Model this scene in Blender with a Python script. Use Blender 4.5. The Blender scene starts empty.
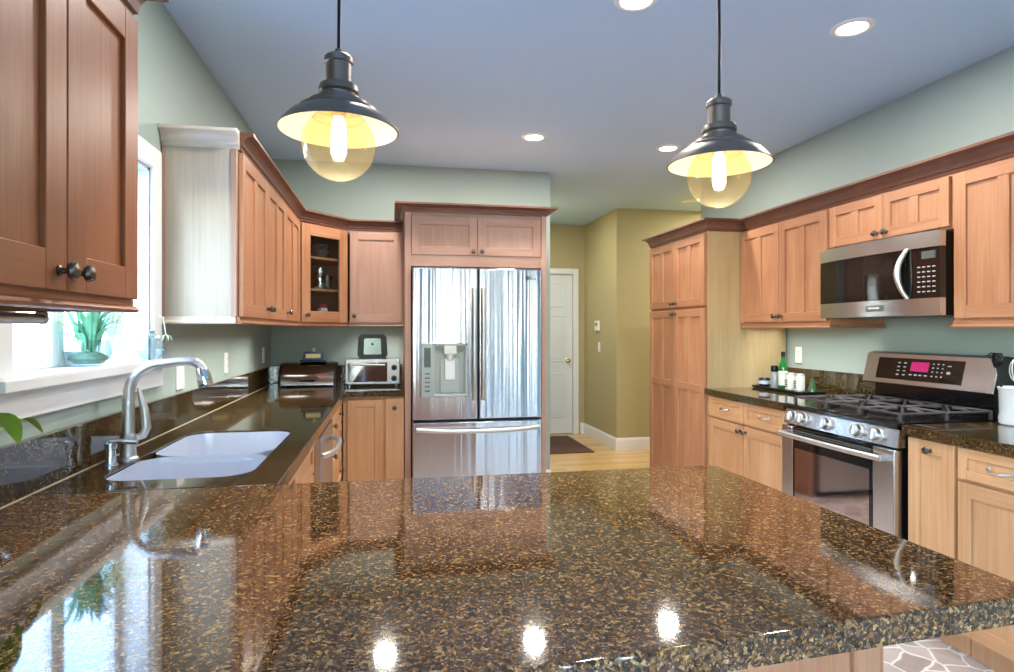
import bpy, bmesh, math, random
from mathutils import Matrix, Vector
PI = math.pi
random.seed(7)
S = bpy.context.scene
COL = S.collection

# ------------------------------------------------------------------ camera
cam_d = bpy.data.cameras.new('camera')
cam = bpy.data.objects.new('camera', cam_d); COL.objects.link(cam)
F_PX, VX, HY = 615.0, 390.0, 330.0
cam_d.sensor_fit = 'HORIZONTAL'; cam_d.sensor_width = 36.0
cam_d.lens = 36.0 * F_PX / 1014.0
cam_d.shift_y = -(336.0 - HY) / 1014.0
cam_d.clip_start = 0.02
PSI = math.atan((507.0 - VX) / F_PX)
cam.location = (0, 0, 1.334)
cam.rotation_euler = (PI / 2, 0, -PSI)
S.camera = cam

# ------------------------------------------------------------------ world, exposure
S.view_settings.view_transform = 'Standard'
S.view_settings.look = 'None'
S.view_settings.gamma = 1.0
S.view_settings.use_curve_mapping = False
S.view_settings.exposure = 0.47
W = bpy.data.worlds.new('world'); S.world = W; W.use_nodes = True
wn = W.node_tree; wn.nodes.clear()
sky = wn.nodes.new('ShaderNodeTexSky'); sky.sky_type = 'NISHITA'
sky.sun_disc = False; sky.sun_elevation = math.radians(48); sky.sun_rotation = math.radians(200)
sky.air_density = 1.0; sky.dust_density = 0.3; sky.ozone_density = 2.0
bg = wn.nodes.new('ShaderNodeBackground'); bg.inputs['Strength'].default_value = 2.5
wo = wn.nodes.new('ShaderNodeOutputWorld')
wn.links.new(sky.outputs[0], bg.inputs[0]); wn.links.new(bg.outputs[0], wo.inputs[0])

LAMP_W = 14.0          # each recessed lamp
PENDANT_W = 0.85        # each pendant bulb
WARM = (1.0, 0.93, 0.84)

sun_d = bpy.data.lights.new('sun', 'SUN'); sun_d.energy = 6.0; sun_d.angle = math.radians(.6); sun_d.color = (1, .96, .90)
sun = bpy.data.objects.new('sun', sun_d); COL.objects.link(sun); sun.rotation_euler = (0, math.radians(38), 0)   # from over the range wall: lights the garden beyond the window
def area(name, loc, rot, sx, sy, watts=0, color=(1, 1, 1), portal=False, shape='RECTANGLE', spread=None):
    d = bpy.data.lights.new(name, 'AREA'); d.shape = shape
    d.size = sx
    if shape == 'RECTANGLE': d.size_y = sy
    d.energy = watts; d.color = color
    if portal: d.cycles.is_portal = True
    o = bpy.data.objects.new(name, d); COL.objects.link(o)
    o.location = loc; o.rotation_euler = rot
    if spread: d.spread = math.radians(spread)
    return o
# daylight portals in the window openings
area('window_daylight', (-1.06, 2.155, 1.59), (0, -PI / 2, 0), 0.75, 0.92, portal=True)
area('window_daylight', (-1.06, -1.6, 1.45), (0, -PI / 2, 0), 1.4, 2.4, portal=True)
REAR = [(-.80, -.40), (.56, .70), (1.12, 1.36), (1.98, 2.10), (2.52, 2.68)]     # tall narrow windows of the adjoining room
for p, q in REAR: area('window_daylight', ((p + q) / 2, -3.66, 1.225), (PI / 2, 0, 0), q - p, 2.25, portal=True)

# ------------------------------------------------------------------ materials
def mat(name):
    m = bpy.data.materials.new(name); m.use_nodes = True
    return m, m.node_tree, m.node_tree.nodes['Principled BSDF']
def setp(b, **k):
    names = dict(col='Base Color', rough='Roughness', metal='Metallic', spec='Specular IOR Level', ior='IOR',
                 coat='Coat Weight', coatr='Coat Roughness', trans='Transmission Weight', emit='Emission Color', es='Emission Strength')
    for a, v in k.items():
        if a in ('col', 'emit') and len(v) == 3: v = (*v, 1)
        b.inputs[names[a]].default_value = v
def srgb(r, g, b):
    f = lambda c: ((c / 255 + .055) / 1.055) ** 2.4 if c > 10 else c / 255 / 12.92
    return (f(r), f(g), f(b))
def plain(name, rgb, rough=.5, metal=0, bump=0, bscale=60, var=.04, **k):
    m, t, b = mat(name); setp(b, rough=rough, metal=metal, **k)
    tc = t.nodes.new('ShaderNodeTexCoord')
    n = t.nodes.new('ShaderNodeTexNoise'); n.inputs['Scale'].default_value = bscale; n.inputs['Detail'].default_value = 3
    t.links.new(tc.outputs['Object'], n.inputs['Vector'])
    r = t.nodes.new('ShaderNodeValToRGB')
    c = srgb(*rgb)
    r.color_ramp.elements[0].color = (*[x * (1 - var) for x in c], 1)
    r.color_ramp.elements[1].color = (*[min(1, x * (1 + var)) for x in c], 1)
    t.links.new(n.outputs['Fac'], r.inputs[0]); t.links.new(r.outputs[0], b.inputs['Base Color'])
    if bump:
        bp = t.nodes.new('ShaderNodeBump'); bp.inputs['Strength'].default_value = bump; bp.inputs['Distance'].default_value = .002
        t.links.new(n.outputs['Fac'], bp.inputs['Height']); t.links.new(bp.outputs[0], b.inputs['Normal'])
    return m
def wood(name, c1, c2, c3, horiz=False, rough=.38, spec=.4):
    m, t, b = mat(name); setp(b, rough=rough, spec=spec)
    tc = t.nodes.new('ShaderNodeTexCoord'); oi = t.nodes.new('ShaderNodeObjectInfo')
    mul = t.nodes.new('ShaderNodeMath'); mul.operation = 'MULTIPLY'; mul.inputs[1].default_value = 37
    t.links.new(oi.outputs['Random'], mul.inputs[0])
    add = t.nodes.new('ShaderNodeVectorMath'); add.operation = 'ADD'
    t.links.new(tc.outputs['Object'], add.inputs[0]); t.links.new(mul.outputs[0], add.inputs[1])
    def nz(sc, scale, det):
        mp = t.nodes.new('ShaderNodeMapping')
        mp.inputs['Scale'].default_value = (sc[2], sc[1], sc[0]) if horiz else sc
        t.links.new(add.outputs[0], mp.inputs[0])
        n = t.nodes.new('ShaderNodeTexNoise'); n.inputs['Scale'].default_value = scale; n.inputs['Detail'].default_value = det
        n.inputs['Distortion'].default_value = .6
        t.links.new(mp.outputs[0], n.inputs['Vector']); return n
    a = nz((1, 1, .16), 9, 4); f = nz((1, 1, .03), 90, 3); bl = nz((1, 1, .5), 3.2, 2)
    r = t.nodes.new('ShaderNodeValToRGB')
    e = r.color_ramp.elements
    e[0].position = .3; e[0].color = (*srgb(*c1), 1); e[1].position = .7; e[1].color = (*srgb(*c3), 1)
    k = e.new(.5); k.color = (*srgb(*c2), 1)
    ma = t.nodes.new('ShaderNodeMath'); ma.operation = 'MULTIPLY_ADD'; ma.inputs[1].default_value = .38
    t.links.new(f.outputs['Fac'], ma.inputs[0])
    mb_ = t.nodes.new('ShaderNodeMath'); mb_.operation = 'MULTIPLY_ADD'; mb_.inputs[1].default_value = .45
    t.links.new(a.outputs['Fac'], mb_.inputs[0]); 
    mc = t.nodes.new('ShaderNodeMath'); mc.operation = 'MULTIPLY'; mc.inputs[1].default_value = .25
    t.links.new(bl.outputs['Fac'], mc.inputs[0]); t.links.new(mc.outputs[0], mb_.inputs[2]); t.links.new(mb_.outputs[0], ma.inputs[2])
    t.links.new(ma.outputs[0], r.inputs[0])
    # per-board variation
    hv = t.nodes.new('ShaderNodeHueSaturation')
    mr = t.nodes.new('ShaderNodeMapRange'); mr.inputs['To Min'].default_value = .9; mr.inputs['To Max'].default_value = 1.08
    t.links.new(oi.outputs['Random'], mr.inputs['Value']); t.links.new(mr.outputs[0], hv.inputs['Value'])
    t.links.new(r.outputs[0], hv.inputs['Color']); t.links.new(hv.outputs[0], b.inputs['Base Color'])
    return m
def granite(name='brown_granite', k=(1, 1, 1)):
    m, t, b = mat(name); setp(b, rough=.05, spec=1.0, coat=.12, coatr=.03)
    tc = t.nodes.new('ShaderNodeTexCoord')
    nz = t.nodes.new('ShaderNodeTexNoise'); nz.inputs['Scale'].default_value = 30; nz.inputs['Detail'].default_value = 2
    t.links.new(tc.outputs['Object'], nz.inputs['Vector'])
    mx = t.nodes.new('ShaderNodeVectorMath'); mx.operation = 'MULTIPLY_ADD'
    mx.inputs[1].default_value = (.02, .02, .02)
    t.links.new(nz.outputs['Color'], mx.inputs[0]); t.links.new(tc.outputs['Object'], mx.inputs[2])
    def vor(scale, stops):
        v = t.nodes.new('ShaderNodeTexVoronoi'); v.inputs['Scale'].default_value = scale
        t.links.new(mx.outputs[0], v.inputs['Vector'])
        sp = t.nodes.new('ShaderNodeSeparateColor'); t.links.new(v.outputs['Color'], sp.inputs[0])
        r = t.nodes.new('ShaderNodeValToRGB'); r.color_ramp.interpolation = 'CONSTANT'
        e = r.color_ramp.elements
        while len(e) > 1: e.remove(e[-1])
        for i, (p, c) in enumerate(stops):
            q = e[0] if i == 0 else e.new(p)
            q.position = p; q.color = (*[u * w for u, w in zip(srgb(*c), k)], 1)
        t.links.new(sp.outputs[0], r.inputs[0]); return r, sp
    a, _ = vor(185, [(0, (16, 12, 9)), (.22, (56, 36, 20)), (.42, (92, 62, 34)), (.62, (126, 88, 50)), (.80, (156, 116, 70)), (.92, (200, 162, 106))])
    c, sp = vor(390, [(0, (14, 11, 8)), (.28, (54, 36, 21)), (.52, (98, 68, 39)), (.80, (150, 112, 68)), (.93, (206, 172, 120))])
    mix = t.nodes.new('ShaderNodeMix'); mix.data_type = 'RGBA'; mix.inputs['Factor'].default_value = .45
    t.links.new(a.outputs[0], mix.inputs['A']); t.links.new(c.outputs[0], mix.inputs['B'])
    t.links.new(mix.outputs['Result'], b.inputs['Base Color'])
    return m
def steel(name, rgb=(205, 206, 208), rough=.22, wav=0.0, sc=(6, 6, .5), brush=(1, 1, 120), metal=1.0):
    m, t, b = mat(name); setp(b, rough=rough, metal=metal, col=srgb(*rgb))
    tc = t.nodes.new('ShaderNodeTexCoord'); mp = t.nodes.new('ShaderNodeMapping'); mp.inputs['Scale'].default_value = brush
    t.links.new(tc.outputs['Object'], mp.inputs[0])
    n = t.nodes.new('ShaderNodeTexNoise'); n.inputs['Scale'].default_value = 8; n.inputs['Detail'].default_value = 4
    t.links.new(mp.outputs[0], n.inputs['Vector'])
    mr = t.nodes.new('ShaderNodeMapRange'); mr.inputs['To Min'].default_value = rough * .75; mr.inputs['To Max'].default_value = rough * 1.3
    t.links.new(n.outputs['Fac'], mr.inputs['Value']); t.links.new(mr.outputs[0], b.inputs['Roughness'])
    if wav:
        mp2 = t.nodes.new('ShaderNodeMapping'); mp2.inputs['Scale'].default_value = sc
        t.links.new(tc.outputs['Object'], mp2.inputs[0])
        n2 = t.nodes.new('ShaderNodeTexNoise'); n2.inputs['Scale'].default_value = 1.6; n2.inputs['Detail'].default_value = 2
        t.links.new(mp2.outputs[0], n2.inputs['Vector'])
        bp = t.nodes.new('ShaderNodeBump'); bp.inputs['Strength'].default_value = 1; bp.inputs['Distance'].default_value = wav
        t.links.new(n2.outputs['Fac'], bp.inputs['Height']); t.links.new(bp.outputs[0], b.inputs['Normal'])
    return m
def thin_glass(name, tint=(1, 1, 1), gloss=.08, rough=.0, milky=0):
    m, t, b = mat(name); t.nodes.remove(b); out = t.nodes['Material Output']
    tr = t.nodes.new('ShaderNodeBsdfTransparent'); tr.inputs[0].default_value = (*tint, 1)
    gl = t.nodes.new('ShaderNodeBsdfGlossy'); gl.inputs['Roughness'].default_value = rough
    fr = t.nodes.new('ShaderNodeLayerWeight'); fr.inputs['Blend'].default_value = .5
    pw = t.nodes.new('ShaderNodeMath'); pw.operation = 'POWER'; pw.inputs[1].default_value = 4.0
    t.links.new(fr.outputs['Facing'], pw.inputs[0])
    ad = t.nodes.new('ShaderNodeMath'); ad.operation = 'MULTIPLY_ADD'; ad.inputs[1].default_value = .55; ad.inputs[2].default_value = gloss
    t.links.new(pw.outputs[0], ad.inputs[0])
    if milky:                                          # faintly clouded, tinted glass scatters a little
        tl = t.nodes.new('ShaderNodeBsdfTranslucent'); tl.inputs[0].default_value = (*[c ** 1.6 for c in tint], 1)
        m0 = t.nodes.new('ShaderNodeMixShader'); m0.inputs[0].default_value = milky
        t.links.new(tr.outputs[0], m0.inputs[1]); t.links.new(tl.outputs[0], m0.inputs[2]); tr = m0
    mx = t.nodes.new('ShaderNodeMixShader'); t.links.new(ad.outputs[0], mx.inputs[0])
    t.links.new(tr.outputs[0], mx.inputs[1]); t.links.new(gl.outputs[0], mx.inputs[2]); t.links.new(mx.outputs[0], out.inputs[0])
    return m
def glow(name, rgb, strength):
    m, t, b = mat(name); setp(b, col=(.9, .9, .9), emit=rgb, es=strength); return m
def flagstone():
    m, t, b = mat('flagstone_floor'); setp(b, rough=.3, spec=.4)
    tc = t.nodes.new('ShaderNodeTexCoord')
    nz = t.nodes.new('ShaderNodeTexNoise'); nz.inputs['Scale'].default_value = 5; t.links.new(tc.outputs['Object'], nz.inputs['Vector'])
    mx = t.nodes.new('ShaderNodeVectorMath'); mx.operation = 'MULTIPLY_ADD'; mx.inputs[1].default_value = (.12, .12, 0)
    t.links.new(nz.outputs['Color'], mx.inputs[0]); t.links.new(tc.outputs['Object'], mx.inputs[2])
    d = t.nodes.new('ShaderNodeTexVoronoi'); d.feature = 'DISTANCE_TO_EDGE'; d.inputs['Scale'].default_value = 8.5
    v = t.nodes.new('ShaderNodeTexVoronoi'); v.inputs['Scale'].default_value = 8.5
    t.links.new(mx.outputs[0], d.inputs['Vector']); t.links.new(mx.outputs[0], v.inputs['Vector'])
    r = t.nodes.new('ShaderNodeValToRGB'); e = r.color_ramp.elements
    e[0].color = (1, 1, 1, 1); e[0].position = .025; e[1].color = (0, 0, 0, 1); e[1].position = .06
    t.links.new(d.outputs['Distance'], r.inputs[0])
    sp = t.nodes.new('ShaderNodeSeparateColor'); t.links.new(v.outputs['Color'], sp.inputs[0])
    n2 = t.nodes.new('ShaderNodeTexNoise'); n2.inputs['Scale'].default_value = 18; n2.inputs['Detail'].default_value = 5
    t.links.new(tc.outputs['Object'], n2.inputs['Vector'])
    av = t.nodes.new('ShaderNodeMath'); av.operation = 'MULTIPLY_ADD'; av.inputs[1].default_value = .5
    t.links.new(sp.outputs[0], av.inputs[0])
    hf = t.nodes.new('ShaderNodeMath'); hf.operation = 'MULTIPLY'; hf.inputs[1].default_value = .5
    t.links.new(n2.outputs['Fac'], hf.inputs[0]); t.links.new(hf.outputs[0], av.inputs[2])
    rc = t.nodes.new('ShaderNodeValToRGB'); q = rc.color_ramp.elements
    q[0].color = (*srgb(166, 152, 144), 1); q[0].position = .2; q[1].color = (*srgb(206, 198, 190), 1); q[1].position = .8
    t.links.new(av.outputs[0], rc.inputs[0])
    mix = t.nodes.new('ShaderNodeMix'); mix.data_type = 'RGBA'; mix.inputs['B'].default_value = (*srgb(238, 236, 230), 1)
    t.links.new(r.outputs[0], mix.inputs['Factor']); t.links.new(rc.outputs[0], mix.inputs['A'])
    t.links.new(mix.outputs['Result'], b.inputs['Base Color'])
    return m
def planks():
    m, t, b = mat('oak_planks'); setp(b, rough=.22, spec=.5)
    tc = t.nodes.new('ShaderNodeTexCoord')
    mp = t.nodes.new('ShaderNodeMapping'); mp.inputs['Rotation'].default_value = (0, 0, 0)
    t.links.new(tc.outputs['Object'], mp.inputs[0])
    br = t.nodes.new('ShaderNodeTexBrick'); br.inputs['Scale'].default_value = 1; br.inputs['Brick Width'].default_value = 1.1
    br.inputs['Row Height'].default_value = .083; br.inputs['Mortar Size'].default_value = .0012
    br.inputs['Color1'].default_value = (*srgb(222, 188, 130), 1); br.inputs['Color2'].default_value = (*srgb(205, 165, 105), 1)
    br.inputs['Mortar'].default_value = (*srgb(150, 112, 66), 1)
    t.links.new(mp.outputs[0], br.inputs['Vector'])
    t.links.new(br.outputs['Color'], b.inputs['Base Color'])
    return m

M = {}
M['wood'] = wood('maple_vertical_grain', (155, 104, 76), (173, 121, 89), (191, 143, 107))
M['woodh'] = wood('maple_cross_grain', (153, 102, 74), (169, 117, 86), (186, 137, 103), horiz=True)
M['honey'] = wood('lit_maple_vertical', (184, 134, 92), (200, 152, 108), (214, 170, 126))  # maple copy with the brighter light on the base units put into its colour
M['litwoodh'] = wood('lit_maple_cross', (182, 131, 89), (197, 148, 104), (211, 166, 122), horiz=True)
M['cherry'] = wood('shaded_maple_vertical', (132, 76, 44), (150, 91, 56), (168, 110, 72))  # maple copy with the shade on the cabinet by the window put in
M['shadewoodh'] = wood('shaded_maple_cross', (130, 74, 43), (148, 89, 55), (165, 107, 70), horiz=True)
M['tan'] = wood('tan_maple_veneer', (172, 146, 104), (184, 159, 116), (196, 172, 130))
M['rose'] = wood('rosy_sheen_maple_vertical', (158, 122, 106), (174, 138, 120), (190, 154, 136))  # maple with window sheen put into its colour; the reddish edge trim shares it
M['rosesheenh'] = wood('rosy_sheen_maple_cross', (156, 120, 104), (172, 136, 118), (187, 151, 133), horiz=True)
M['crown'] = wood('stained_maple_moulding', (96, 62, 50), (109, 73, 59), (122, 85, 69), horiz=True, rough=.35)
M['pale'] = wood('pale_maple_veneer', (166, 153, 134), (180, 168, 149), (192, 182, 165), rough=.35)
M['palerail'] = wood('pale_maple_moulding', (205, 190, 172), (218, 205, 188), (230, 218, 204), horiz=True, rough=.3)
M['inside'] = plain('cabinet_interior', (150, 108, 76), .5)
M['dark'] = plain('shadow_gap_black', (24, 22, 21), .6)
M['granite'] = granite()
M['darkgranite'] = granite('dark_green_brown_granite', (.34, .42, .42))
M['wall'] = plain('sage_grey_paint', (160, 176, 168), .6, bump=.05, bscale=220, var=.012)
M['olive'] = plain('olive_paint', (180, 170, 128), .6, bump=.05, bscale=220, var=.012)
M['ceil'] = plain('ceiling_sky_tint', (190, 220, 252), .55, bump=.04, bscale=200, var=.01)  # white ceiling, with the blue of the sky light put into its colour
M['white'] = plain('white_trim_paint', (238, 240, 240), .35, var=.01)
M['plate'] = plain('white_plastic', (240, 240, 236), .35, var=.01)
M['steel'] = steel('brushed_steel', (200, 200, 202), .24)
M['fridge'] = steel('fridge_steel', (188, 192, 198), .15, wav=.0042, sc=(8, 8, .10), brush=(3, 3, 120))
_b = M['fridge'].node_tree.nodes['Principled BSDF']; _b.inputs['Anisotropic'].default_value = .93      # horizontal brushing smears reflections vertically
_t = M['fridge'].node_tree.nodes.new('ShaderNodeCombineXYZ'); _t.inputs[2].default_value = 1.0
M['fridge'].node_tree.links.new(_t.outputs[0], _b.inputs['Tangent'])
M['satin'] = steel('satin_nickel', (204, 203, 200), .36)
M['chrome'] = steel('bright_chrome', (222, 226, 230), .08)
M['sink'] = steel('sink_steel', (226, 230, 238), .27, metal=.65, brush=(.1, .1, .1))
M['bronze'] = steel('dark_bronze', (122, 114, 108), .38, brush=(20, 20, 20), metal=.75)
M['knob'] = steel('pewter_knob', (112, 104, 98), .3, brush=(20, 20, 20))
M['black'] = plain('black_plastic', (16, 15, 15), .32, spec=.3)
M['gloss'] = plain('black_glass', (14, 12, 12), .05, spec=.6)
M['enamel'] = plain('black_enamel', (18, 17, 17), .12)
M['iron'] = plain('cast_iron', (74, 68, 70), .45, bump=.3, bscale=300)
M['grey'] = plain('grey_plastic', (168, 176, 172), .35)
M['dgrey'] = plain('dark_grey_plastic', (82, 86, 88), .35)
M['flag'] = flagstone()
M['planks'] = planks()
M['mat'] = plain('brown_mat_pile', (92, 66, 54), .95, bump=.8, bscale=240, var=.2)
M['lampw'] = plain('shade_white_enamel', (244, 240, 226), .3, var=.01)
M['amber'] = thin_glass('amber_glass', (1.0, .885, .64), .03, milky=.05)
M['clear'] = thin_glass('clear_glass', (.84, .91, .92), .06)
M['pane'] = thin_glass('window_glass', (.97, .99, .99), .02)
M['lens'] = glow('lamp_lens', (1.0, .95, .86), 9)
M['bulb'] = glow('bulb_filament', (1.0, .94, .84), 3)
M['display'] = glow('red_led', (.75, .02, .22), .55)
M['display'].node_tree.nodes['Principled BSDF'].inputs['Base Color'].default_value = (.05, .004, .012, 1)
M['mark'] = plain('grey_print', (190, 190, 192), .5)
M['leaf'] = plain('leaf_green', (70, 128, 52), .4, bscale=30, var=.25)
M['leafb'] = plain('leaf_pale_green', (120, 190, 150), .45, bscale=30, var=.2)
M['leafw'] = plain('leaf_cream', (214, 226, 196), .45, bscale=30, var=.1)
M['lime'] = plain('leaf_lime', (150, 192, 70), .35, bscale=25, var=.25)
M['soil'] = plain('moss_and_soil', (112, 146, 118), .9, bump=1, bscale=60, var=.4)
M['bounce'] = plain('pale_bounce_ground', (160, 174, 188), .9, bscale=3, var=.25)  # outdoor ground made pale so it bounces daylight up to the ceiling
M['hedge'] = plain('hedge_leaves', (70, 112, 56), .8, bscale=8, var=.4)
M['green'] = plain('green_bottle_glass', (22, 104, 44), .08, spec=.7)
M['label'] = plain('paper_label', (226, 228, 216), .6)
M['navy'] = plain('navy_glaze', (30, 36, 74), .2)
M['yellow'] = plain('butter_yellow', (226, 214, 150), .4)
M['red'] = plain('red_lid', (150, 40, 48), .35)
M['ceram'] = plain('stoneware', (200, 204, 204), .25)
M['terra'] = plain('terracotta_pot', (168, 98, 66), .7)

# ------------------------------------------------------------------ mesh builder
class MB:
    def __init__(s): s.v = []; s.f = []; s.m = []; s.mi = 0
    def put(s, vs, fs, T=None):
        n = len(s.v)
        for p in vs: s.v.append(tuple(T @ Vector(p)) if T else tuple(p))
        for f in fs: s.f.append([i + n for i in f]); s.m.append(s.mi)
    def box(s, x0, x1, y0, y1, z0, z1, b=0, seg=1, T=None):
        x0, x1 = min(x0, x1), max(x0, x1); y0, y1 = min(y0, y1), max(y0, y1); z0, z1 = min(z0, z1), max(z0, z1)
        vs = [(x0, y0, z0), (x1, y0, z0), (x1, y1, z0), (x0, y1, z0), (x0, y0, z1), (x1, y0, z1), (x1, y1, z1), (x0, y1, z1)]
        fs = [(0, 3, 2, 1), (4, 5, 6, 7), (0, 1, 5, 4), (1, 2, 6, 5), (2, 3, 7, 6), (3, 0, 4, 7)]
        if not b: s.put(vs, fs, T); return
        bm = bmesh.new(); V = [bm.verts.new(p) for p in vs]
        for f in fs: bm.faces.new([V[i] for i in f])
        bmesh.ops.bevel(bm, geom=list(bm.edges), offset=min(b, (x1 - x0) * .45, (y1 - y0) * .45, (z1 - z0) * .45), segments=seg, affect='EDGES', profile=.5)
        s.bm(bm, T)
    def bm(s, bm, T=None):
        bm.verts.index_update()
        s.put([v.co[:] for v in bm.verts], [[v.index for v in f.verts] for f in bm.faces], T); bm.free()
    def lathe(s, prof, seg=24, T=None, c=(0, 0, 0)):
        vs = []; fs = []; n = len(prof)
        for r, z in prof:
            for k in range(seg):
                a = 2 * PI * k / seg; vs.append((c[0] + r * math.cos(a), c[1] + r * math.sin(a), c[2] + z))
        for i in range(n - 1):
            for k in range(seg):
                k2 = (k + 1) % seg; fs.append((i * seg + k, i * seg + k2, (i + 1) * seg + k2, (i + 1) * seg + k))
        if prof[0][0] > 1e-6: fs.append(tuple(reversed(range(seg))))
        if prof[-1][0] > 1e-6: fs.append(tuple(range((n - 1) * seg, n * seg)))
        s.put(vs, fs, T)
    def shell(s, prof, seg=32, T=None, c=(0, 0, 0)):      # open lathe, no caps
        vs = []; fs = []; n = len(prof)
        for r, z in prof:
            for k in range(seg):
                a = 2 * PI * k / seg; vs.append((c[0] + r * math.cos(a), c[1] + r * math.sin(a), c[2] + z))
        for i in range(n - 1):
            for k in range(seg):
                k2 = (k + 1) % seg; fs.append((i * seg + k, i * seg + k2, (i + 1) * seg + k2, (i + 1) * seg + k))
        s.put(vs, fs, T)
    def tube(s, pts, r, seg=10, T=None, closed=False):
        P = [Vector(p) for p in pts]; n = len(P); vs = []; fs = []
        R = r if isinstance(r, (list, tuple)) else [r] * n
        up = None
        for i, p in enumerate(P):
            if closed: d = P[(i + 1) % n] - P[i - 1]
            else: d = P[min(i + 1, n - 1)] - P[max(i - 1, 0)]
            d.normalize()
            if up is None:
                up = Vector((0, 0, 1)) if abs(d.z) < .9 else Vector((1, 0, 0))
            a = d.cross(up).normalized(); up = a.cross(d).normalized()
            for k in range(seg):
                t = 2 * PI * k / seg
                vs.append(p + (a * math.cos(t) + up * math.sin(t)) * R[i])
        for i in range(n if closed else n - 1):
            j = (i + 1) % n
            for k in range(seg):
                k2 = (k + 1) % seg; fs.append((i * seg + k, i * seg + k2, j * seg + k2, j * seg + k))
        if not closed:
            fs.append(tuple(reversed(range(seg)))); fs.append(tuple(range((n - 1) * seg, n * seg)))
        s.put(vs, fs, T)
    def prism(s, poly, axis, a, b, T=None):
        mk = {'z': lambda p, h: (p[0], p[1], h), 'x': lambda p, h: (h, p[0], p[1]), 'y': lambda p, h: (p[0], h, p[1])}[axis]
        n = len(poly)
        vs = [mk(p, a) for p in poly] + [mk(p, b) for p in poly]
        fs = [tuple(reversed(range(n))), tuple(range(n, 2 * n))] + [(i, (i + 1) % n, n + (i + 1) % n, n + i) for i in range(n)]
        s.put(vs, fs, T)
    def sweep(s, prof, path, T=None, side=1):
        # closed profile (out, z) swept along a 2D polyline with mitred corners; out is to the right of travel
        P = [Vector((p[0], p[1])) for p in path]; n = len(P); k = len(prof); vs = []; fs = []
        for i in range(n):
            d0 = (P[i] - P[i - 1]).normalized() if i else None
            d1 = (P[i + 1] - P[i]).normalized() if i < n - 1 else None
            if d0 is None: d0 = d1
            if d1 is None: d1 = d0
            n0 = Vector((d0.y, -d0.x)) * side; n1 = Vector((d1.y, -d1.x)) * side
            nn = (n0 + n1).normalized(); nn = nn / max(.3, nn.dot(n0))
            for o, z in prof: vs.append((P[i].x + nn.x * o, P[i].y + nn.y * o, z))
        for i in range(n - 1):
            for j in range(k):
                j2 = (j + 1) % k; fs.append((i * k + j, i * k + j2, (i + 1) * k + j2, (i + 1) * k + j))
        fs.append(tuple(range(k))); fs.append(tuple(reversed(range((n - 1) * k, n * k))))
        s.put(vs, fs, T)
    def leaf(s, spine, width, T=None, fold=.25, side=None):
        P = [Vector(p) for p in spine]; n = len(P); vs = []; fs = []
        for i, p in enumerate(P):
            d = (P[min(i + 1, n - 1)] - P[max(i - 1, 0)]).normalized()
            a = Vector(side).normalized() if side else d.cross(Vector((0, 0, 1)))
            if a.length < .05: a = Vector((1, 0, 0))
            a.normalize(); up = a.cross(d).normalized()
            t = i / (n - 1); w = width * max(.03, math.sin(PI * min(1, (t * .92 + .06))) ** .8)
            vs += [p - a * w + up * w * fold, p, p + a * w + up * w * fold]
        for i in range(n - 1):
            q = i * 3; fs += [(q, q + 1, q + 4, q + 3), (q + 1, q + 2, q + 5, q + 4)]
        s.put(vs, fs, T)
    def obj(s, name, mats, parent=None, loc=(0, 0, 0), rz=0, angle=38):
        me = bpy.data.meshes.new(name); me.from_pydata(s.v, [], s.f)
        for m in (mats if isinstance(mats, (list, tuple)) else [mats]): me.materials.append(m)
        me.polygons.foreach_set('material_index', s.m)
        bm = bmesh.new(); bm.from_mesh(me); bmesh.ops.recalc_face_normals(bm, faces=bm.faces); bm.to_mesh(me); bm.free()
        me.polygons.foreach_set('use_smooth', [True] * len(me.polygons))
        me.set_sharp_from_angle(angle=math.radians(angle))
        o = bpy.data.objects.new(name, me); COL.objects.link(o)
        wm = o.modifiers.new('weighted_normals', 'WEIGHTED_NORMAL'); wm.weight = 100; wm.keep_sharp = True
        if parent: o.parent = parent
        o.location = loc; o.rotation_euler = (0, 0, rz)
        return o
def tag(o, label=None, cat=None, group=None, kind=None):
    if label: o['label'] = label
    if cat: o['category'] = cat
    if group: o['group'] = group
    if kind: o['kind'] = kind
    return o
def thing(name, label, cat, loc=(0, 0, 0), rz=0, group=None):
    o = bpy.data.objects.new(name, None); COL.objects.link(o); o.empty_display_size = .05
    o.location = loc; o.rotation_euler = (0, 0, rz)
    return tag(o, label, cat, group)
def dup(root, loc, label, rz=None):
    r = root.copy(); COL.objects.link(r); r.location = loc; r['label'] = label
    if rz is not None: r.rotation_euler = (0, 0, rz)
    for ch in list(root.children):
        c = ch.copy(); COL.objects.link(c); c.parent = r
        for g in list(ch.children):
            d = g.copy(); COL.objects.link(d); d.parent = c
    return r
def struct(o): o['kind'] = 'structure'; return o
def text(body, size, name, m, parent, loc, rot, depth=.0006):
    cu = bpy.data.curves.new(name, 'FONT'); cu.body = body; cu.size = size; cu.extrude = depth
    cu.align_x = 'CENTER'; cu.align_y = 'CENTER'
    t = bpy.data.objects.new('text_source', cu); COL.objects.link(t)
    dg = bpy.context.evaluated_depsgraph_get()
    me = bpy.data.meshes.new_from_object(t.evaluated_get(dg))
    bpy.data.objects.remove(t)
    o = bpy.data.objects.new(name, me); me.materials.clear(); me.materials.append(m); COL.objects.link(o)
    o.parent = parent; o.location = loc; o.rotation_euler = rot
    return o
FRONT = Matrix.Rotation(PI / 2, 4, 'X')      # local z -> -y : things standing out of a cabinet front
def tr(x, y, z): return Matrix.Translation((x, y, z))

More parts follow.
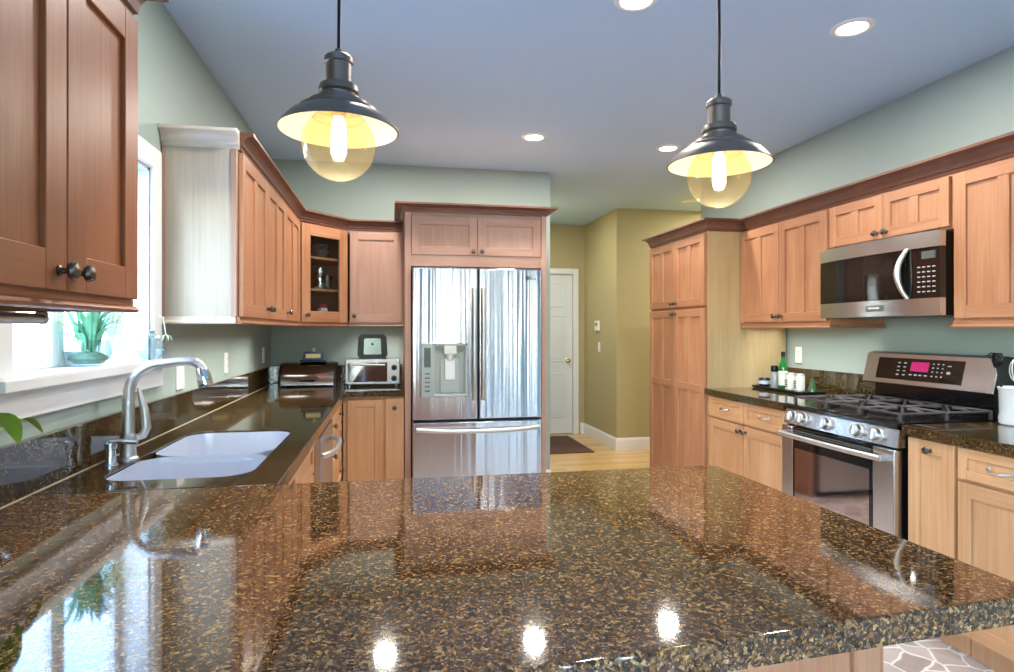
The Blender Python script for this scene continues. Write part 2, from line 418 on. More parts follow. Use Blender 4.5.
# ------------------------------------------------------------------ room shell
XL, XR, YB, HC = -.92, 2.90, 5.10, 2.68
YR = -3.6
b = MB(); b.box(-1.07, 4.4, YR - .12, 5.10, -.06, 0); struct(b.obj('floor', M['flag']))
b = MB(); b.box(-1.07, 4.4, 5.10, 8.0, -.06, 0); struct(b.obj('floor', M['planks']))
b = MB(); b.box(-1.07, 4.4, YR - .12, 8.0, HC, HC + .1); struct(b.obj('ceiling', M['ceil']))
def wall_x(name, x0, x1, ya, yb, holes, m):           # wall running along y with openings (y0,y1,z0,z1)
    b = MB(); y = ya
    for (p, q, z0, z1) in sorted(holes):
        b.box(x0, x1, y, p, 0, HC); b.box(x0, x1, p, q, 0, z0); b.box(x0, x1, p, q, z1, HC); y = q
    b.box(x0, x1, y, yb, 0, HC); return struct(b.obj(name, m))
def wall_y(name, y0, y1, xa, xb, holes, m):
    b = MB(); x = xa
    for (p, q, z0, z1) in sorted(holes):
        b.box(x, p, y0, y1, 0, HC)
        if z0 > 0: b.box(p, q, y0, y1, 0, z0)
        b.box(p, q, y0, y1, z1, HC); x = q
    b.box(x, xb, y0, y1, 0, HC); return struct(b.obj(name, m))
WIN = (1.70, 2.61, 1.215, 1.965)
wall_x('wall_left', -1.07, XL, YR, YB + .12, [WIN, (-2.8, -.4, .75, 2.15)], M['wall'])
wall_x('wall_right', XR, XR + .12, YR, 5.39, [], M['wall'])
wall_y('wall_back', YB, YB + .12, XL, 1.345, [], M['wall'])
wall_y('wall_rear', YR - .12, YR, -1.07, XR + .12, [(p, q, .10, 2.35) for p, q in REAR], M['wall'])
wall_x('wall_hall_left', 1.225, 1.345, YB + .12, 7.6, [], M['olive'])
DX0, DX1, DZ = 1.50, 2.305, 2.045
wall_y('wall_hall_back', 7.6, 7.72, 1.225, 2.46, [(DX0 - .03, DX1 + .03, 0, DZ + .02)], M['olive'])
wall_x('wall_hall_right', 2.46, 2.58, 6.45, 7.72, [], M['olive'])
wall_y('wall_hall_front', 6.45, 6.57, 2.58, 4.4, [], M['olive'])
wall_x('wall_hall_side', 4.28, 4.4, 5.39, 6.45, [], M['olive'])
wall_y('wall_hall_near', 5.27, 5.39, 3.02, 4.4, [], M['olive'])
b = MB(); b.box(1.225, 2.58, 7.725, 7.78, 0, HC); struct(b.obj('wall_hall_light_stop', M['olive']))  # unseen backing, added to stop daylight leaking in under the door
# skirting
SK = [(0, 0), (.014, 0), (.014, .105), (.010, .118), (.006, .135), (0, .14)]
b = MB(); b.sweep(SK, [(2.46, 7.6), (2.46, 6.45), (4.28, 6.45)], side=1); struct(b.obj('baseboard_hall', M['white']))
b = MB(); b.sweep(SK, [(2.36 + .045, 7.6), (2.46, 7.6)], side=1); struct(b.obj('baseboard_door', M['white']))
b = MB(); b.sweep(SK, [(1.13, YB), (1.345, YB), (1.345, 7.5)], side=1); struct(b.obj('baseboard_back', M['white']))
# hall door
d1 = struct(bpy.data.objects.new('door_1', None)); COL.objects.link(d1); d1.location = (DX0, 7.60, 0)
wd = DX1 - DX0
b = MB(); b.box(.002, wd - .002, .02, .055, .008, DZ)
def six_panel(b, w, z0, z1):
    cols = [(.11, w / 2 - .05), (w / 2 + .05, w - .11)]
    rows = [(z0 + .22, z0 + .78), (z0 + .93, z0 + 1.52), (z0 + 1.63, z1 - .12)]
    for (a, c) in cols:
        for (p, q) in rows:
            for (x0, x1, zz0, zz1) in ((a, c, p, p + .012), (a, c, q - .012, q), (a, a + .012, p, q), (c - .012, c, p, q)):
                b.box(x0, x1, .012, .021, zz0, zz1, .004)
            b.box(a + .035, c - .035, .013, .021, p + .035, q - .035, .006)
six_panel(b, wd, 0, DZ)
b.obj('door_panel', plain('door_paint_white', (226, 236, 240), .35, var=.01), d1)
b = MB()
CAS = .075
b.box(-CAS, -.004, -.018, .0, 0, DZ + CAS, .004); b.box(wd + .004, wd + CAS, -.018, 0, 0, DZ + CAS, .004); b.box(-.004, wd + .004, -.018, 0, DZ + .006, DZ + CAS, .004)
b.box(-.03, -.003, 0, .1, 0, DZ); b.box(wd + .003, wd + .03, 0, .1, 0, DZ); b.box(-.03, wd + .03, 0, .1, DZ + .002, DZ + .02)
b.obj('door_casing', M['white'], d1)
b = MB(); T = tr(wd - .065, .02, .945) @ FRONT
b.lathe([(.028, 0), (.028, .006), (.011, .010), (.011, .03), (.024, .038), (.028, .05), (.022, .062), (0, .066)], 20, T)
b.obj('door_handle', steel('brass_knob', (205, 180, 120), .2), d1)

# ------------------------------------------------------------------ kitchen window
y0, y1, z0, z1 = WIN
w1 = struct(bpy.data.objects.new('window_1', None)); COL.objects.link(w1)
b = MB()
cw = .085
b.box(XL, XL + .018, y0 - cw, y0, z0, z1 + cw, .004); b.box(XL, XL + .018, y1, y1 + cw, z0, z1 + cw, .004); b.box(XL, XL + .018, y0, y1, z1, z1 + cw, .004)
b.obj('casing', M['white'], w1)
b = MB(); t = .012
b.box(-1.065, XL, y0, y0 + t, z0, z1); b.box(-1.065, XL, y1 - t, y1, z0, z1); b.box(-1.065, XL, y0, y1, z1 - t, z1)
b.obj('jamb', M['white'], w1)
b = MB(); b.box(-1.065, XL + .058, y0 + .001, y1 - .001, z0 - .02, z0 + .003); b.box(XL, XL + .06, y0 - .11, y1 + .10, z0 - .028, z0 + .002, .006, 2)
b.obj('sill', M['white'], w1)
b = MB(); b.box(XL, XL + .02, y0 - .09, y1 + .09, z0 - .105, z0 - .028, .004); b.obj('apron', M['white'], w1)
ym = (y0 + y1) / 2
for (p, q) in ((y0 + t, ym), (ym, y1 - t)):
    b = MB(); fw = .038
    b.box(-1.055, -1.02, p, p + fw, z0 + .002, z1 - t, .003); b.box(-1.055, -1.02, q - fw, q, z0 + .002, z1 - t, .003)
    b.box(-1.055, -1.02, p + fw, q - fw, z0 + .002, z0 + .05, .003); b.box(-1.055, -1.02, p + fw, q - fw, z1 - t - fw, z1 - t, .003)
    zc = (z0 + z1) / 2
    sa = b.obj('sash', M['white'], w1)
    b = MB(); b.box(-1.04, -1.036, p + fw, q - fw, z0 + .05, z1 - t - fw); b.obj('pane', M['pane'], sa)
def big_window(name, horiz, a0, a1, z0, z1, at, n=3):
    r = struct(bpy.data.objects.new(name, None)); COL.objects.link(r)
    b = MB(); g = .05
    bx = (lambda p, q, u, v: b.box(at - .04, at + .04, p, q, u, v, .004)) if horiz == 'y' else (lambda p, q, u, v: b.box(p, q, at - .04, at + .04, u, v, .004))
    for i in range(n + 1):
        c = a0 + (a1 - a0) * i / n; bx(max(a0, c - g / 2), min(a1, c + g / 2), z0, z1)
    bx(a0, a1, z0, z0 + g); bx(a0, a1, z1 - g, z1)
    b.obj('window_frame', M['white'], r)
    b = MB()
    if horiz == 'y': b.box(at - .003, at + .003, a0 + g, a1 - g, z0 + g, z1 - g)
    else: b.box(a0 + g, a1 - g, at - .003, at + .003, z0 + g, z1 - g)
    b.obj('pane', M['pane'], r)
big_window('window_2', 'y', -2.8, -.4, .75, 2.15, -.99)
for i, (p, q) in enumerate(REAR): big_window('window_%d' % (i + 3), 'x', p, q, .10, 2.35, YR - .06, 1)
# garden
b = MB(); b.box(-40, 30, -40, 30, -.5, -.4); struct(b.obj('floor_lawn', M['bounce']))

# ------------------------------------------------------------------ hardware and cabinet builders
def knob(parent, x, z, y=0.0, s=1.0):
    b = MB()
    b.lathe([(.010 * s, 0), (.010 * s, .003 * s), (.006 * s, .006 * s), (.006 * s, .013 * s), (.0145 * s, .018 * s), (.0165 * s, .024 * s), (.0135 * s, .030 * s), (.006 * s, .0325 * s), (0, .033 * s)], 16, tr(x, y, z) @ FRONT)
    return b.obj('knob', M['knob'], parent)
def pull(parent, x, z, L=.10, y=0.0):
    b = MB(); h = L / 2; pts = []
    for i in range(13):
        t = -1 + i / 6
        pts.append((x + h * t, y - .030 * (1 - abs(t) ** 3.2) + .002, z - .008 * (1 - t * t)))
    b.tube(pts, [.006 - .0016 * (1 - abs(-1 + i / 6)) for i in range(13)], 8)
    for sx in (-1, 1): b.lathe([(.010, 0), (.010, .003), (.006, .006)], 12, tr(x + sx * h, y, z) @ FRONT)
    return b.obj('pull', M['satin'], parent)
def shaker(b, x0, x1, z0, z1, cols=1, splits=(), stile=.058, th=.020, mid=.05, open_=False):
    e = .0018
    b.mi = 0
    b.box(x0, x0 + stile, 0, th, z0, z1, e); b.box(x1 - stile, x1, 0, th, z0, z1, e)
    rz = [z0] + list(splits) + [z1]
    b.mi = 1
    b.box(x0 + stile, x1 - stile, 0, th, z0, z0 + stile, e); b.box(x0 + stile, x1 - stile, 0, th, z1 - stile, z1, e)
    for s_ in splits: b.box(x0 + stile, x1 - stile, 0, th, s_ - stile * .5, s_ + stile * .5, e)
    b.mi = 0
    if cols == 2:
        c = (x0 + x1) / 2; b.box(c - mid / 2, c + mid / 2, .0005, th, z0 + stile, z1 - stile, e)
    if not open_: b.box(x0 + stile - .004, x1 - stile + .004, .010, th - .001, z0 + stile - .004, z1 - stile + .004)
RAIL = [(-.045, 0), (.012, 0), (.016, .006), (.012, .012), (.006, .016), (.006, .030), (-.045, .030)]
def crown_prof(z, h=.085, o=.060):
    p = [(-.02, z), (.004, z), (.006, z + .012), (.012, z + .016)]
    for i in range(7):
        t = i / 6; p.append((.014 + (o - .020) * (1 - math.cos(t * PI / 2)), z + .018 + (h - .034) * math.sin(t * PI / 2)))
    p += [(o, z + h - .012), (o, z + h), (-.02, z + h)]
    return p
def fronts(root, lst, wm=('wood', 'woodh')):
    for f in lst:
        kind, x0, x1, z0, z1 = f[:5]; o = f[5] if len(f) > 5 else {}
        b = MB(); st = o.get('stile', .058 if kind == 'door' else .04)
        if o.get('slab'): b.box(x0, x1, 0, .02, z0, z1, .003)
        else: shaker(b, x0, x1, z0, z1, o.get('cols', 1), o.get('splits', ()), st)
        d = b.obj('door' if kind == 'door' else 'drawer_front', [M[wm[0]], M[wm[1]]], root)
        for k in o.get('knobs', ()): knob(d, k[0], k[1])
        for k in o.get('pulls', ()): pull(d, k[0], k[1], o.get('pl', .10))
def cabinet(name, label, loc, rz, w, h, d, lst, toe=0.0, group=None, cat='cabinet', light_rail=None, pale_side=None, wm=('wood', 'woodh')):
    root = thing(name, label, cat, loc, rz, group)
    b = MB()
    if toe: b.box(.002, w - .002, .075, d, 0, toe)
    b.box(0, w, .0215, d, toe, h, .001)
    b.obj('carcass', M[wm[0]], root)
    if pale_side:                                     # finished end panel with a narrow stile at its front edge
        b = MB()
        if pale_side == 'max': b.box(w, w + .006, .024, d, toe, h)
        else: b.box(-.006, 0, .024, d, toe, h)
        b.obj('end_panel', M['tan' if pale_side == 'max' else 'pale'], root)
        if pale_side == 'min':
            b = MB(); b.box(-.012, -.006, .024, .046, toe, h, .001); b.box(-.012, -.006, d - .012, d, toe, h, .001)
            b.obj('edge_trim', M['rose'], root)
            b = MB(); b.sweep(RAIL, [(-.001, d), (-.001, .03)], T=tr(-.0, 0, -.030)); b.obj('end_rail', M['palerail'], root)
    fronts(root, lst, wm)
    if light_rail:
        b = MB(); b.sweep(RAIL, light_rail, T=tr(0, 0, -.030)); b.obj('light_rail', M[wm[1]], root)
    return root
RZ_R, RZ_L, RZ_D = -PI / 2, PI / 2, PI / 4
def dbl(w, z0, z1, kz, g=.0025, edge=.012, cols=2, **k):
    c = w / 2
    return [('door', edge, c - g, z0, z1, dict(cols=cols, knobs=[(c - g - .028, kz)], **k)),
            ('door', c + g, w - edge, z0, z1, dict(cols=cols, knobs=[(c + g + .028, kz)], **k))]

# ------------------------------------------------------------------ range wall: pantry, wall cabinets, base cabinets
ZC0, ZC1 = .872, .914
w = .971
p = cabinet('pantry_cabinet', 'tall maple pantry cabinet with four doors and a pale end panel', (2.235, 5.073, 0), RZ_R, w, 2.05, .65,
        dbl(w, 1.512, 2.035, 1.545) + dbl(w, .12, 1.492, 1.462, splits=(.90,)), toe=.10, pale_side='max')
H0, HU = 1.375, .675
def right_rail(w, d, near=True): return [(w, d), (w, .02), (0, .02)] if near else [(w, .02), (0, .02)]
cabinet('upper_cabinet', 'maple two-door wall cabinet between the pantry and the microwave', (2.505, 4.093, H0), RZ_R, .921, HU, .38,
        dbl(.921, .012, HU - .012, .05), light_rail=[(0, .02), (.921, .02), (.921, .38)][::1])
w = .80
cabinet('upper_cabinet', 'short maple two-door wall cabinet directly above the microwave', (2.505, 3.17, 1.797), RZ_R, w, 2.05 - 1.797, .38,
        dbl(w, .012, .241, .042, stile=.05))
cabinet('upper_cabinet', 'tall maple wall cabinet beside the microwave, over the utensil crock', (2.505, 2.368, H0), RZ_R, .94, HU, .38,
        dbl(.94, .012, HU - .012, .05), light_rail=[(0, .38), (0, .02), (.94, .02)])
b = MB(); b.sweep(crown_prof(2.05), [(2.525, 4.028), (2.525, 1.40)], side=1)
tag(b.obj('crown_molding', M['crown']), 'stained crown molding along the wall cabinets above the microwave', 'molding')
b = MB(); b.sweep(crown_prof(2.05), [(2.895, 5.075), (2.255, 5.075), (2.255, 4.092), (2.585, 4.092)], side=1)
tag(b.obj('crown_molding', M['crown']), 'stained crown molding wrapped around the top of the tall pantry', 'molding')
w = .903; c = .452
cabinet('base_cabinet', 'maple base cabinet with two drawers between pantry and range', (2.255, 4.093, 0), RZ_R, w, ZC0, .62,
        [('drawer', .01, c - .004, .722, .862, dict(pulls=[(c / 2, .793)])), ('drawer', c + .004, w - .008, .722, .862, dict(pulls=[((c + w) / 2, .793)])),
         ('door', .01, c - .004, .112, .708, dict(knobs=[(c - .034, .672)])), ('door', c + .004, w - .008, .112, .708, dict(knobs=[(c + .034, .672)]))], toe=.10, wm=('honey', 'litwoodh'))
cabinet('base_cabinet', 'narrow maple base cabinet with one knobbed door beside the oven', (2.255, 2.352, 0), RZ_R, .238, ZC0, .62,
        [('door', .006, .232, .112, .862, dict(knobs=[(.119, .822)]))], toe=.10, wm=('honey', 'litwoodh'))
cabinet('base_cabinet', 'maple base cabinet with a drawer at the end beside the narrow cabinet', (2.255, 2.112, 0), RZ_R, .75, ZC0, .62,
        [('drawer', .008, .742, .738, .862, dict(pulls=[(.19, .80)])), ('door', .008, .373, .112, .724, dict(knobs=[(.34, .69)])), ('door', .377, .742, .112, .724, dict(knobs=[(.41, .69)]))], toe=.10, wm=('honey', 'litwoodh'))

def slab(poly, hole=None, z0=ZC0, z1=ZC1, bev=.004):
    bm = bmesh.new()
    def loop(pts):
        V = [bm.verts.new((x, y, z1)) for x, y in pts]
        return [bm.edges.new((V[i], V[(i + 1) % len(V)])) for i in range(len(V))]
    E_ = loop(poly)
    if hole: E_ += loop(hole)
    bmesh.ops.triangle_fill(bm, edges=E_, use_beauty=True)
    r = bmesh.ops.extrude_face_region(bm, geom=list(bm.faces))
    for v in r['geom']:
        if isinstance(v, bmesh.types.BMVert): v.co.z = z0
    bmesh.ops.recalc_face_normals(bm, faces=bm.faces)
    if bev:
        ed = [e for e in bm.edges if len(e.link_faces) == 2 and abs(e.link_faces[0].normal.dot(e.link_faces[1].normal)) < .5 and abs(e.verts[0].co.z - z1) < 1e-5 and abs(e.verts[1].co.z - z1) < 1e-5]
        bmesh.ops.bevel(bm, geom=ed, offset=bev, segments=2, affect='EDGES', profile=.5)
    b = MB(); b.bm(bm); return b
b = slab([(2.23, 3.185), (XR, 3.185), (XR, 4.092), (2.23, 4.092)])
tag(b.obj('countertop', M['darkgranite']), 'granite countertop under the oil bottle tray, between pantry and range', 'countertop')
b = slab([(2.23, 1.36), (XR, 1.36), (XR, 2.352), (2.23, 2.352)])
tag(b.obj('countertop', M['darkgranite']), 'granite countertop carrying the utensil crock beside the range', 'countertop')
b = MB(); b.box(XR - .02, XR, 3.185, 4.091, ZC1, 1.06, .002)
tag(b.obj('backsplash', M['darkgranite']), 'low granite backsplash behind the oil bottle tray', 'backsplash')
b = MB(); b.box(XR - .02, XR, 1.36, 2.352, ZC1, 1.06, .002)
tag(b.obj('backsplash', M['darkgranite']), 'low granite backsplash behind the utensil crock', 'backsplash')

# ------------------------------------------------------------------ range
RW = .80
rg = thing('gas_range', 'stainless steel gas range with black cooktop and red clock display', 'range', (2.220, 3.172, 0), RZ_R)
b = MB(); b.box(.004, RW - .004, .03, .64, .05, .906); b.box(.03, RW - .03, .07, .6, 0, .05); b.obj('body', M['enamel'], rg)
b = MB(); b.prism([(0.0, .806), (.05, .806), (.05, .885), (.018, .885)], 'x', .0, RW); b.obj('control_panel', M['steel'], rg)
tilt = Matrix.Rotation(math.atan2(.018, .079), 4, 'X')
for kx in (.075, .165, .345, .565, .685):
    b = MB(); T = tr(kx, .009, .846) @ tilt.inverted() @ FRONT
    b.lathe([(.034, 0), (.034, .006), (.028, .010), (.026, .030), (.022, .034), (0, .034)], 24, T)
    k = b.obj('knob', M['satin'], rg)
    b = MB(); b.box(-.006, .006, -.025, .025, .030, .043, .003, T=T); b.obj('grip', M['satin'], k)
# cooktop with rolled front lip
b = MB()
lip = [(.012, .886), (.002, .893), (.004, .906), (.014, .914), (.05, .917), (.575, .917), (.575, .886)]
b.prism(lip, 'x', .0, RW); b.obj('cooktop', M['enamel'], rg)
BUR = [(.16, .18, .042), (.16, .43, .034), (.40, .30, .052), (.64, .18, .046), (.64, .43, .030)]
for (x, y, r) in BUR:
    b = MB(); b.lathe([(r * 1.25, .917), (r * 1.2, .924), (r * .85, .926), (r * .85, .934), (0, .937)], 20, c=(x, y, 0)); b.obj('burner', M['black'], rg)
def grate(x0, x1):
    b = MB(); z = .952; r = .0065; y0, y1 = .055, .545
    b.tube([(x0, y0, z), (x1, y0, z), (x1, y1, z), (x0, y1, z)], r, 6, closed=True)
    for (x, y) in ((x0, y0), (x1, y0), (x1, y1), (x0, y1), (x0, (y0 + y1) / 2), (x1, (y0 + y1) / 2)):
        b.box(x - .007, x + .007, y - .007, y + .007, .917, z + .004, .002)
    cx = (x0 + x1) / 2
    b.tube([(x0, (y0 + y1) / 2, z), (x1, (y0 + y1) / 2, z)], r, 6)
    for cy in (.18, .43):
        for k in range(4):
            a = PI / 4 + k * PI / 2
            ex, ey = (x1 if math.cos(a) > 0 else x0), (cy + .115 * (1 if math.sin(a) > 0 else -1))
            b.tube([(ex, ey, z), (cx + (ex - cx) * .55, cy + (ey - cy) * .55, z + .008), (cx + (ex - cx) * .22, cy + (ey - cy) * .22, z + .006)], r, 6)
        for sx in (-1, 1):
            ex = x1 if sx > 0 else x0
            b.tube([(ex, cy, z), (cx + (ex - cx) * .6, cy, z + .009), (cx + (ex - cx) * .25, cy, z + .007)], r, 6)
    b.tube([(cx, y0, z), (cx, y0 + .06, z + .009), (cx, .145, z + .007)], r, 6); b.tube([(cx, y1, z), (cx, y1 - .05, z + .009), (cx, .46, z + .007)], r, 6)
    return b.obj('grate', M['iron'], rg)
grate(.035, .275); grate(.285, .515); grate(.525, .765)
# oven door
od = MB(); dz0, dz1 = .225, .795
od.box(0, .095, -.012, .03, dz0, dz1, .004); od.box(RW - .125, RW, -.012, .03, dz0, dz1, .004); od.box(.095, RW - .125, -.012, .03, dz0, dz0 + .055, .004)
od = od.obj('oven_door', M['steel'], rg)
b = MB(); b.box(.095, RW - .125, -.010, .028, dz0 + .055, dz1 - .002, .002); dg_ = b.obj('door_glass', M['gloss'], od)
b = MB()
for i in range(3): b.box(.105, RW - .135, -.0125, -.009, .774 - i * .012, .779 - i * .012)
b.obj('vent', M['dgrey'], od)
b = MB()
x0, x1, q0, q1 = .115, RW - .145, .315, .680
b.box(x0, x1, -.0118, -.0098, q0, q1)
b.obj('oven_window', steel('dark_mirror_glass', (176, 160, 156), .06), od)
b = MB(); pts = []
for i in range(15):
    t = -1 + i / 7; pts.append((RW / 2 - .012 + t * (RW / 2 - .034), -.040 - .014 * (1 - t * t), .752))
b.tube(pts, .0145, 12)
for sx in (.030, RW - .056): b.box(sx - .012, sx + .014, -.045, -.01, .738, .766, .005)
b.obj('handle', M['satin'], od)
b = MB(); b.box(0, RW, -.010, .03, .075, .215, .004); b.obj('warming_drawer', M['steel'], rg)
# backguard
b = MB(); b.box(.03, RW - .03, .575, .645, .90, 1.04, .004); b.obj('riser', M['enamel'], rg)
b = MB(); b.box(RW - .032, RW - .005, .555, .648, .915, 1.06, .01, 2); b.obj('end_cap', M['enamel'], rg)
bgp = [(.520, 1.032), (.64, 1.032), (.64, 1.205), (.588, 1.212), (.562, 1.206)]
b = MB(); b.prism(bgp, 'x', .012, RW + .0); b.obj('backguard', M['enamel'], rg)
sl = math.atan2(.042, .174)
def bgT(x): return tr(x, .520, 1.032) @ Matrix.Rotation(-sl, 4, 'X')
b = MB(); b.box(.0, RW, -.006, .004, .004, .176, .004, 2, T=bgT(.0))
bf = b.obj('fascia', M['steel'], rg)
b = MB(); b.box(.095, RW - .165, -.008, -.004, .030, .150, .001, T=bgT(0)); b.obj('control_glass', M['gloss'], bf)
b = MB(); b.box(.325, .435, -.0095, -.0075, .082, .132, T=bgT(0)); b.obj('clock_display', M['display'], bf)
def btn(x, z, w=.016, h=.006):
    b = MB(); b.box(x - w / 2, x + w / 2, -.0095, -.0078, z - h / 2, z + h / 2, T=bgT(0)); b.obj('button', M['mark'], bf)
for zz in (.058, .080, .102, .124):
    btn(.245, zz); btn(.285, zz)
for xx in (.330, .362, .392, .425): btn(xx, .062, .018)
for xx in (.462, .490, .518):
    for zz in (.062, .085, .106, .127): btn(xx, zz, .009)
btn(.555, .12, .02); btn(.555, .085, .02, .012)


# ------------------------------------------------------------------ microwave
mw = thing('microwave', 'stainless over-the-range microwave with black glass door', 'microwave', (2.452, 3.163, 1.402), RZ_R)
MW, MH = .79, .388
b = MB(); b.box(.004, MW - .004, .03, .44, 0, MH - .002, .004); b.obj('body', M['black'], mw)
def bow(x0, x1, z0, z1, d, m, name, par, n=14, y0=.03, top=0):
    b = MB(); P = []
    for i in range(n + 1):
        x = x0 + (x1 - x0) * i / n; t = (x / MW) * 2 - 1
        P.append((x, -d * (1 - t * t)))
    b.prism(P + [(x1, y0), (x0, y0)], 'z', z0, z1); return b.obj(name, m, par)
bow(0, MW, MH - .072, MH, .034, M['steel'], 'top_grille', mw)
bow(0, MW, .0, .080, .034, M['steel'], 'lower_trim', mw)
md = bow(0, .655, .081, MH - .073, .032, M['gloss'], 'door', mw)
bow(.06, .555, .115, MH - .11, .0335, plain('tinted_window_glass', (26, 20, 19), .06, spec=.6), 'door_window', md)
cp = bow(.656, MW, .081, MH - .073, .031, M['gloss'], 'control_panel', mw)
def mwy(x): t = (x / MW) * 2 - 1; return -.031 * (1 - t * t) - .001
b = MB(); b.box(.680, .772, mwy(.74) - .004, mwy(.74) + .01, .262, .298, .001); b.obj('display', plain('grey_display', (86, 92, 94), .2), cp)
for i in range(4):
    for j in range(6):
        x = .690 + i * .024
        b = MB(); b.box(x - .006, x + .006, mwy(x) - .0030, mwy(x) + .006, .108 + j * .023, .113 + j * .023)
        b.obj('key', M['mark'], cp)

b = MB(); pts = []
for i in range(13):
    t = -1 + i / 6; pts.append((.632 - .022 * (1 - t * t), -.022 - .036 * (1 - t * t), .20 + .118 * t))
b.tube(pts, [.010 + .006 * (1 - abs(-1 + i / 6)) for i in range(13)], 12); b.obj('handle', M['satin'], md)
b = MB(); b.box(.385, .495, -.0375, -.030, .026, .058, .012, 3); bd = b.obj('badge', M['dgrey'], mw)
text('FRIGIDAIRE', .015, 'badge_text', M['plate'], bd, (.44, -.038, .042), (PI / 2, 0, 0))
b = MB(); b.box(.10, .70, .10, .40, -.004, .0); b.obj('vent_filter', M['dgrey'], mw)

# ------------------------------------------------------------------ window wall: wall cabinets
UZ, UH = 1.390, .700
w = .325 * 2
cabinet('upper_cabinet', 'shaded maple wall cabinet with plain panels beside the window, at the sink', (-.58, .932, 1.405), RZ_L, w, .66, .335,
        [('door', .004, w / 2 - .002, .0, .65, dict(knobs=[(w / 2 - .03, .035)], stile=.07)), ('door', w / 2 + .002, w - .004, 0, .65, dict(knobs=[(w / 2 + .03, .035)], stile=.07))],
        light_rail=[(0, .02), (w, .02), (w, .335)], wm=('cherry', 'shadewoodh'))
b = MB(); b.sweep(crown_prof(2.065, .09, .065), [(-.60, .86), (-.60, 1.582), (-.915, 1.582)], side=1)
tag(b.obj('crown_molding', M['crown']), 'crown molding on top of the shaded wall cabinet over the sink counter', 'molding')
w = 1.08; Y0 = 2.742
cabinet('upper_cabinet', 'maple two-door wall cabinet with a whitish end panel facing the window', (-.605, Y0, UZ), RZ_L, w, UH, .31,
        dbl(w, .0, UH - .012, .05, edge=.004), light_rail=[(.0, .02), (w, .02)], pale_side='min')
w2 = .60
cabinet('upper_cabinet', 'narrow maple single-door wall cabinet next to the glass-door corner cabinet', (-.605, Y0 + w + .003, UZ), RZ_L, w2, UH, .31,
        [('door', .006, w2 - .012, 0, UH - .012, dict(cols=2, knobs=[(.04, .05)]))], light_rail=[(0, .02), (w2, .02)])
# diagonal corner cabinet, hollow, glass door
A = Vector((-.605, Y0 + w + w2 + .006)); B = Vector((-.305, 4.78))
dv = (B - A); L = dv.length; ang = math.atan2(dv.y, dv.x)
cc = thing('corner_cabinet', 'diagonal corner wall cabinet with a glass door showing dishes', 'cabinet', (A.x, A.y, UZ), ang)
inv = Matrix.Rotation(-ang, 4, 'Z')
def loc2(x, y): q = inv @ Vector((x - A.x, y - A.y, 0)); return (q.x, q.y)
pent = [loc2(A.x, A.y), loc2(B.x, B.y), loc2(B.x, YB - .002), loc2(XL + .002, YB - .002), loc2(XL + .002, A.y)]
def inset(poly, d):
    c = Vector((sum(p[0] for p in poly) / 5, sum(p[1] for p in poly) / 5)); return [tuple(Vector(p) + (c - Vector(p)) * d) for p in poly]
b = MB(); off = .022
pin = [(0.0, off), (L, off)] + [pent[2], pent[3], pent[4]]
b.prism(pin, 'z', 0, .018); b.prism(pin, 'z', UH - .018, UH)
b.mi = 1
for i in range(1, 5):
    p, q = Vector(pin[i]), Vector(pin[(i + 1) % 5]); n = Vector(((q - p).y, -(q - p).x)).normalized() * -.012
    b.prism([p, q, q + n, p + n], 'z', .018, UH - .018)
b.mi = 0
b.box(0, .035, off - .001, .04, 0, UH); b.box(L - .035, L, off - .001, .04, 0, UH); b.box(.035, L - .035, off - .001, .04, 0, .03); b.box(.035, L - .035, off - .001, .04, UH - .03, UH)
b.obj('carcass', [M['wood'], M['inside']], cc)
for zz in (.225, .455):
    b = MB(); q = inset(pin, .06); b.prism(q, 'z', zz, zz + .016); b.obj('shelf', M['wood'], cc)
b = MB(); shaker(b, .012, L - .012, 0, UH - .012, stile=.078, open_=True); gd = b.obj('door', [M['wood'], M['woodh']], cc)
b = MB(); b.box(.086, L - .086, .009, .013, .074, UH - .086); b.obj('pane', M['clear'], gd)
knob(gd, .05, .05)
b = MB(); b.sweep(RAIL, [(0, .02), (L, .02)], T=tr(0, 0, -.030)); b.obj('light_rail', M['woodh'], cc)
w = .402
cabinet('upper_cabinet', 'sheen-paled maple single-door wall cabinet above the toaster, against the fridge surround', (B.x + .003, 4.78, UZ), 0, w, UH, .318,
        [('door', .006, w - .012, 0, UH - .012, dict(knobs=[(.038, .05)], stile=.062))], light_rail=[(0, .02), (w, .02)], wm=('rose', 'rosesheenh'))
b = MB()
cpf = crown_prof(UZ + UH, .074, .055)
b.mi = 1; b.sweep(cpf, [(XL + .002, Y0 + .002), (-.62, Y0 + .002)], side=1)
b.mi = 0; b.sweep(cpf, [(-.62, Y0 + .002), (-.62, A.y - .008), (B.x - .008, 4.797), (.098, 4.797)], side=1)
tag(b.obj('crown_molding', [M['crown'], M['palerail']]), 'crown molding running over the window-side and corner wall cabinets', 'molding')

# dishes seen through the corner glass
def corner_pt(u, v): q = Matrix.Rotation(ang, 4, 'Z') @ Vector((u, v, 0)); return (A.x + q.x, A.y + q.y)
x, y = corner_pt(.30, .105); z = UZ + .018
b = MB(); b.lathe([(.028, 0), (.036, .01), (.040, .07), (.034, .085), (.034, .09), (0, .09)], 18); 
t_ = thing('cookie_jar', 'small pale jar with a red lid on the lowest glass-cabinet shelf', 'jar', (x, y, z))
b.obj('jar', M['ceram'], t_); b = MB(); b.lathe([(.037, .090), (.037, .104), (.02, .118), (0, .12)], 18); b.obj('lid', M['red'], t_)
x, y = corner_pt(.265, .10); z = UZ + .241
b = MB(); b.lathe([(.030, 0), (.038, .02), (.036, .05), (.020, .075), (.018, .085), (.026, .10), (.030, .125), (.028, .15), (.016, .165), (0, .168)], 20)
tag(b.obj('cocktail_shaker', M['chrome'], loc=(x, y, z)), 'silver shaker on the middle glass-cabinet shelf', 'shaker')
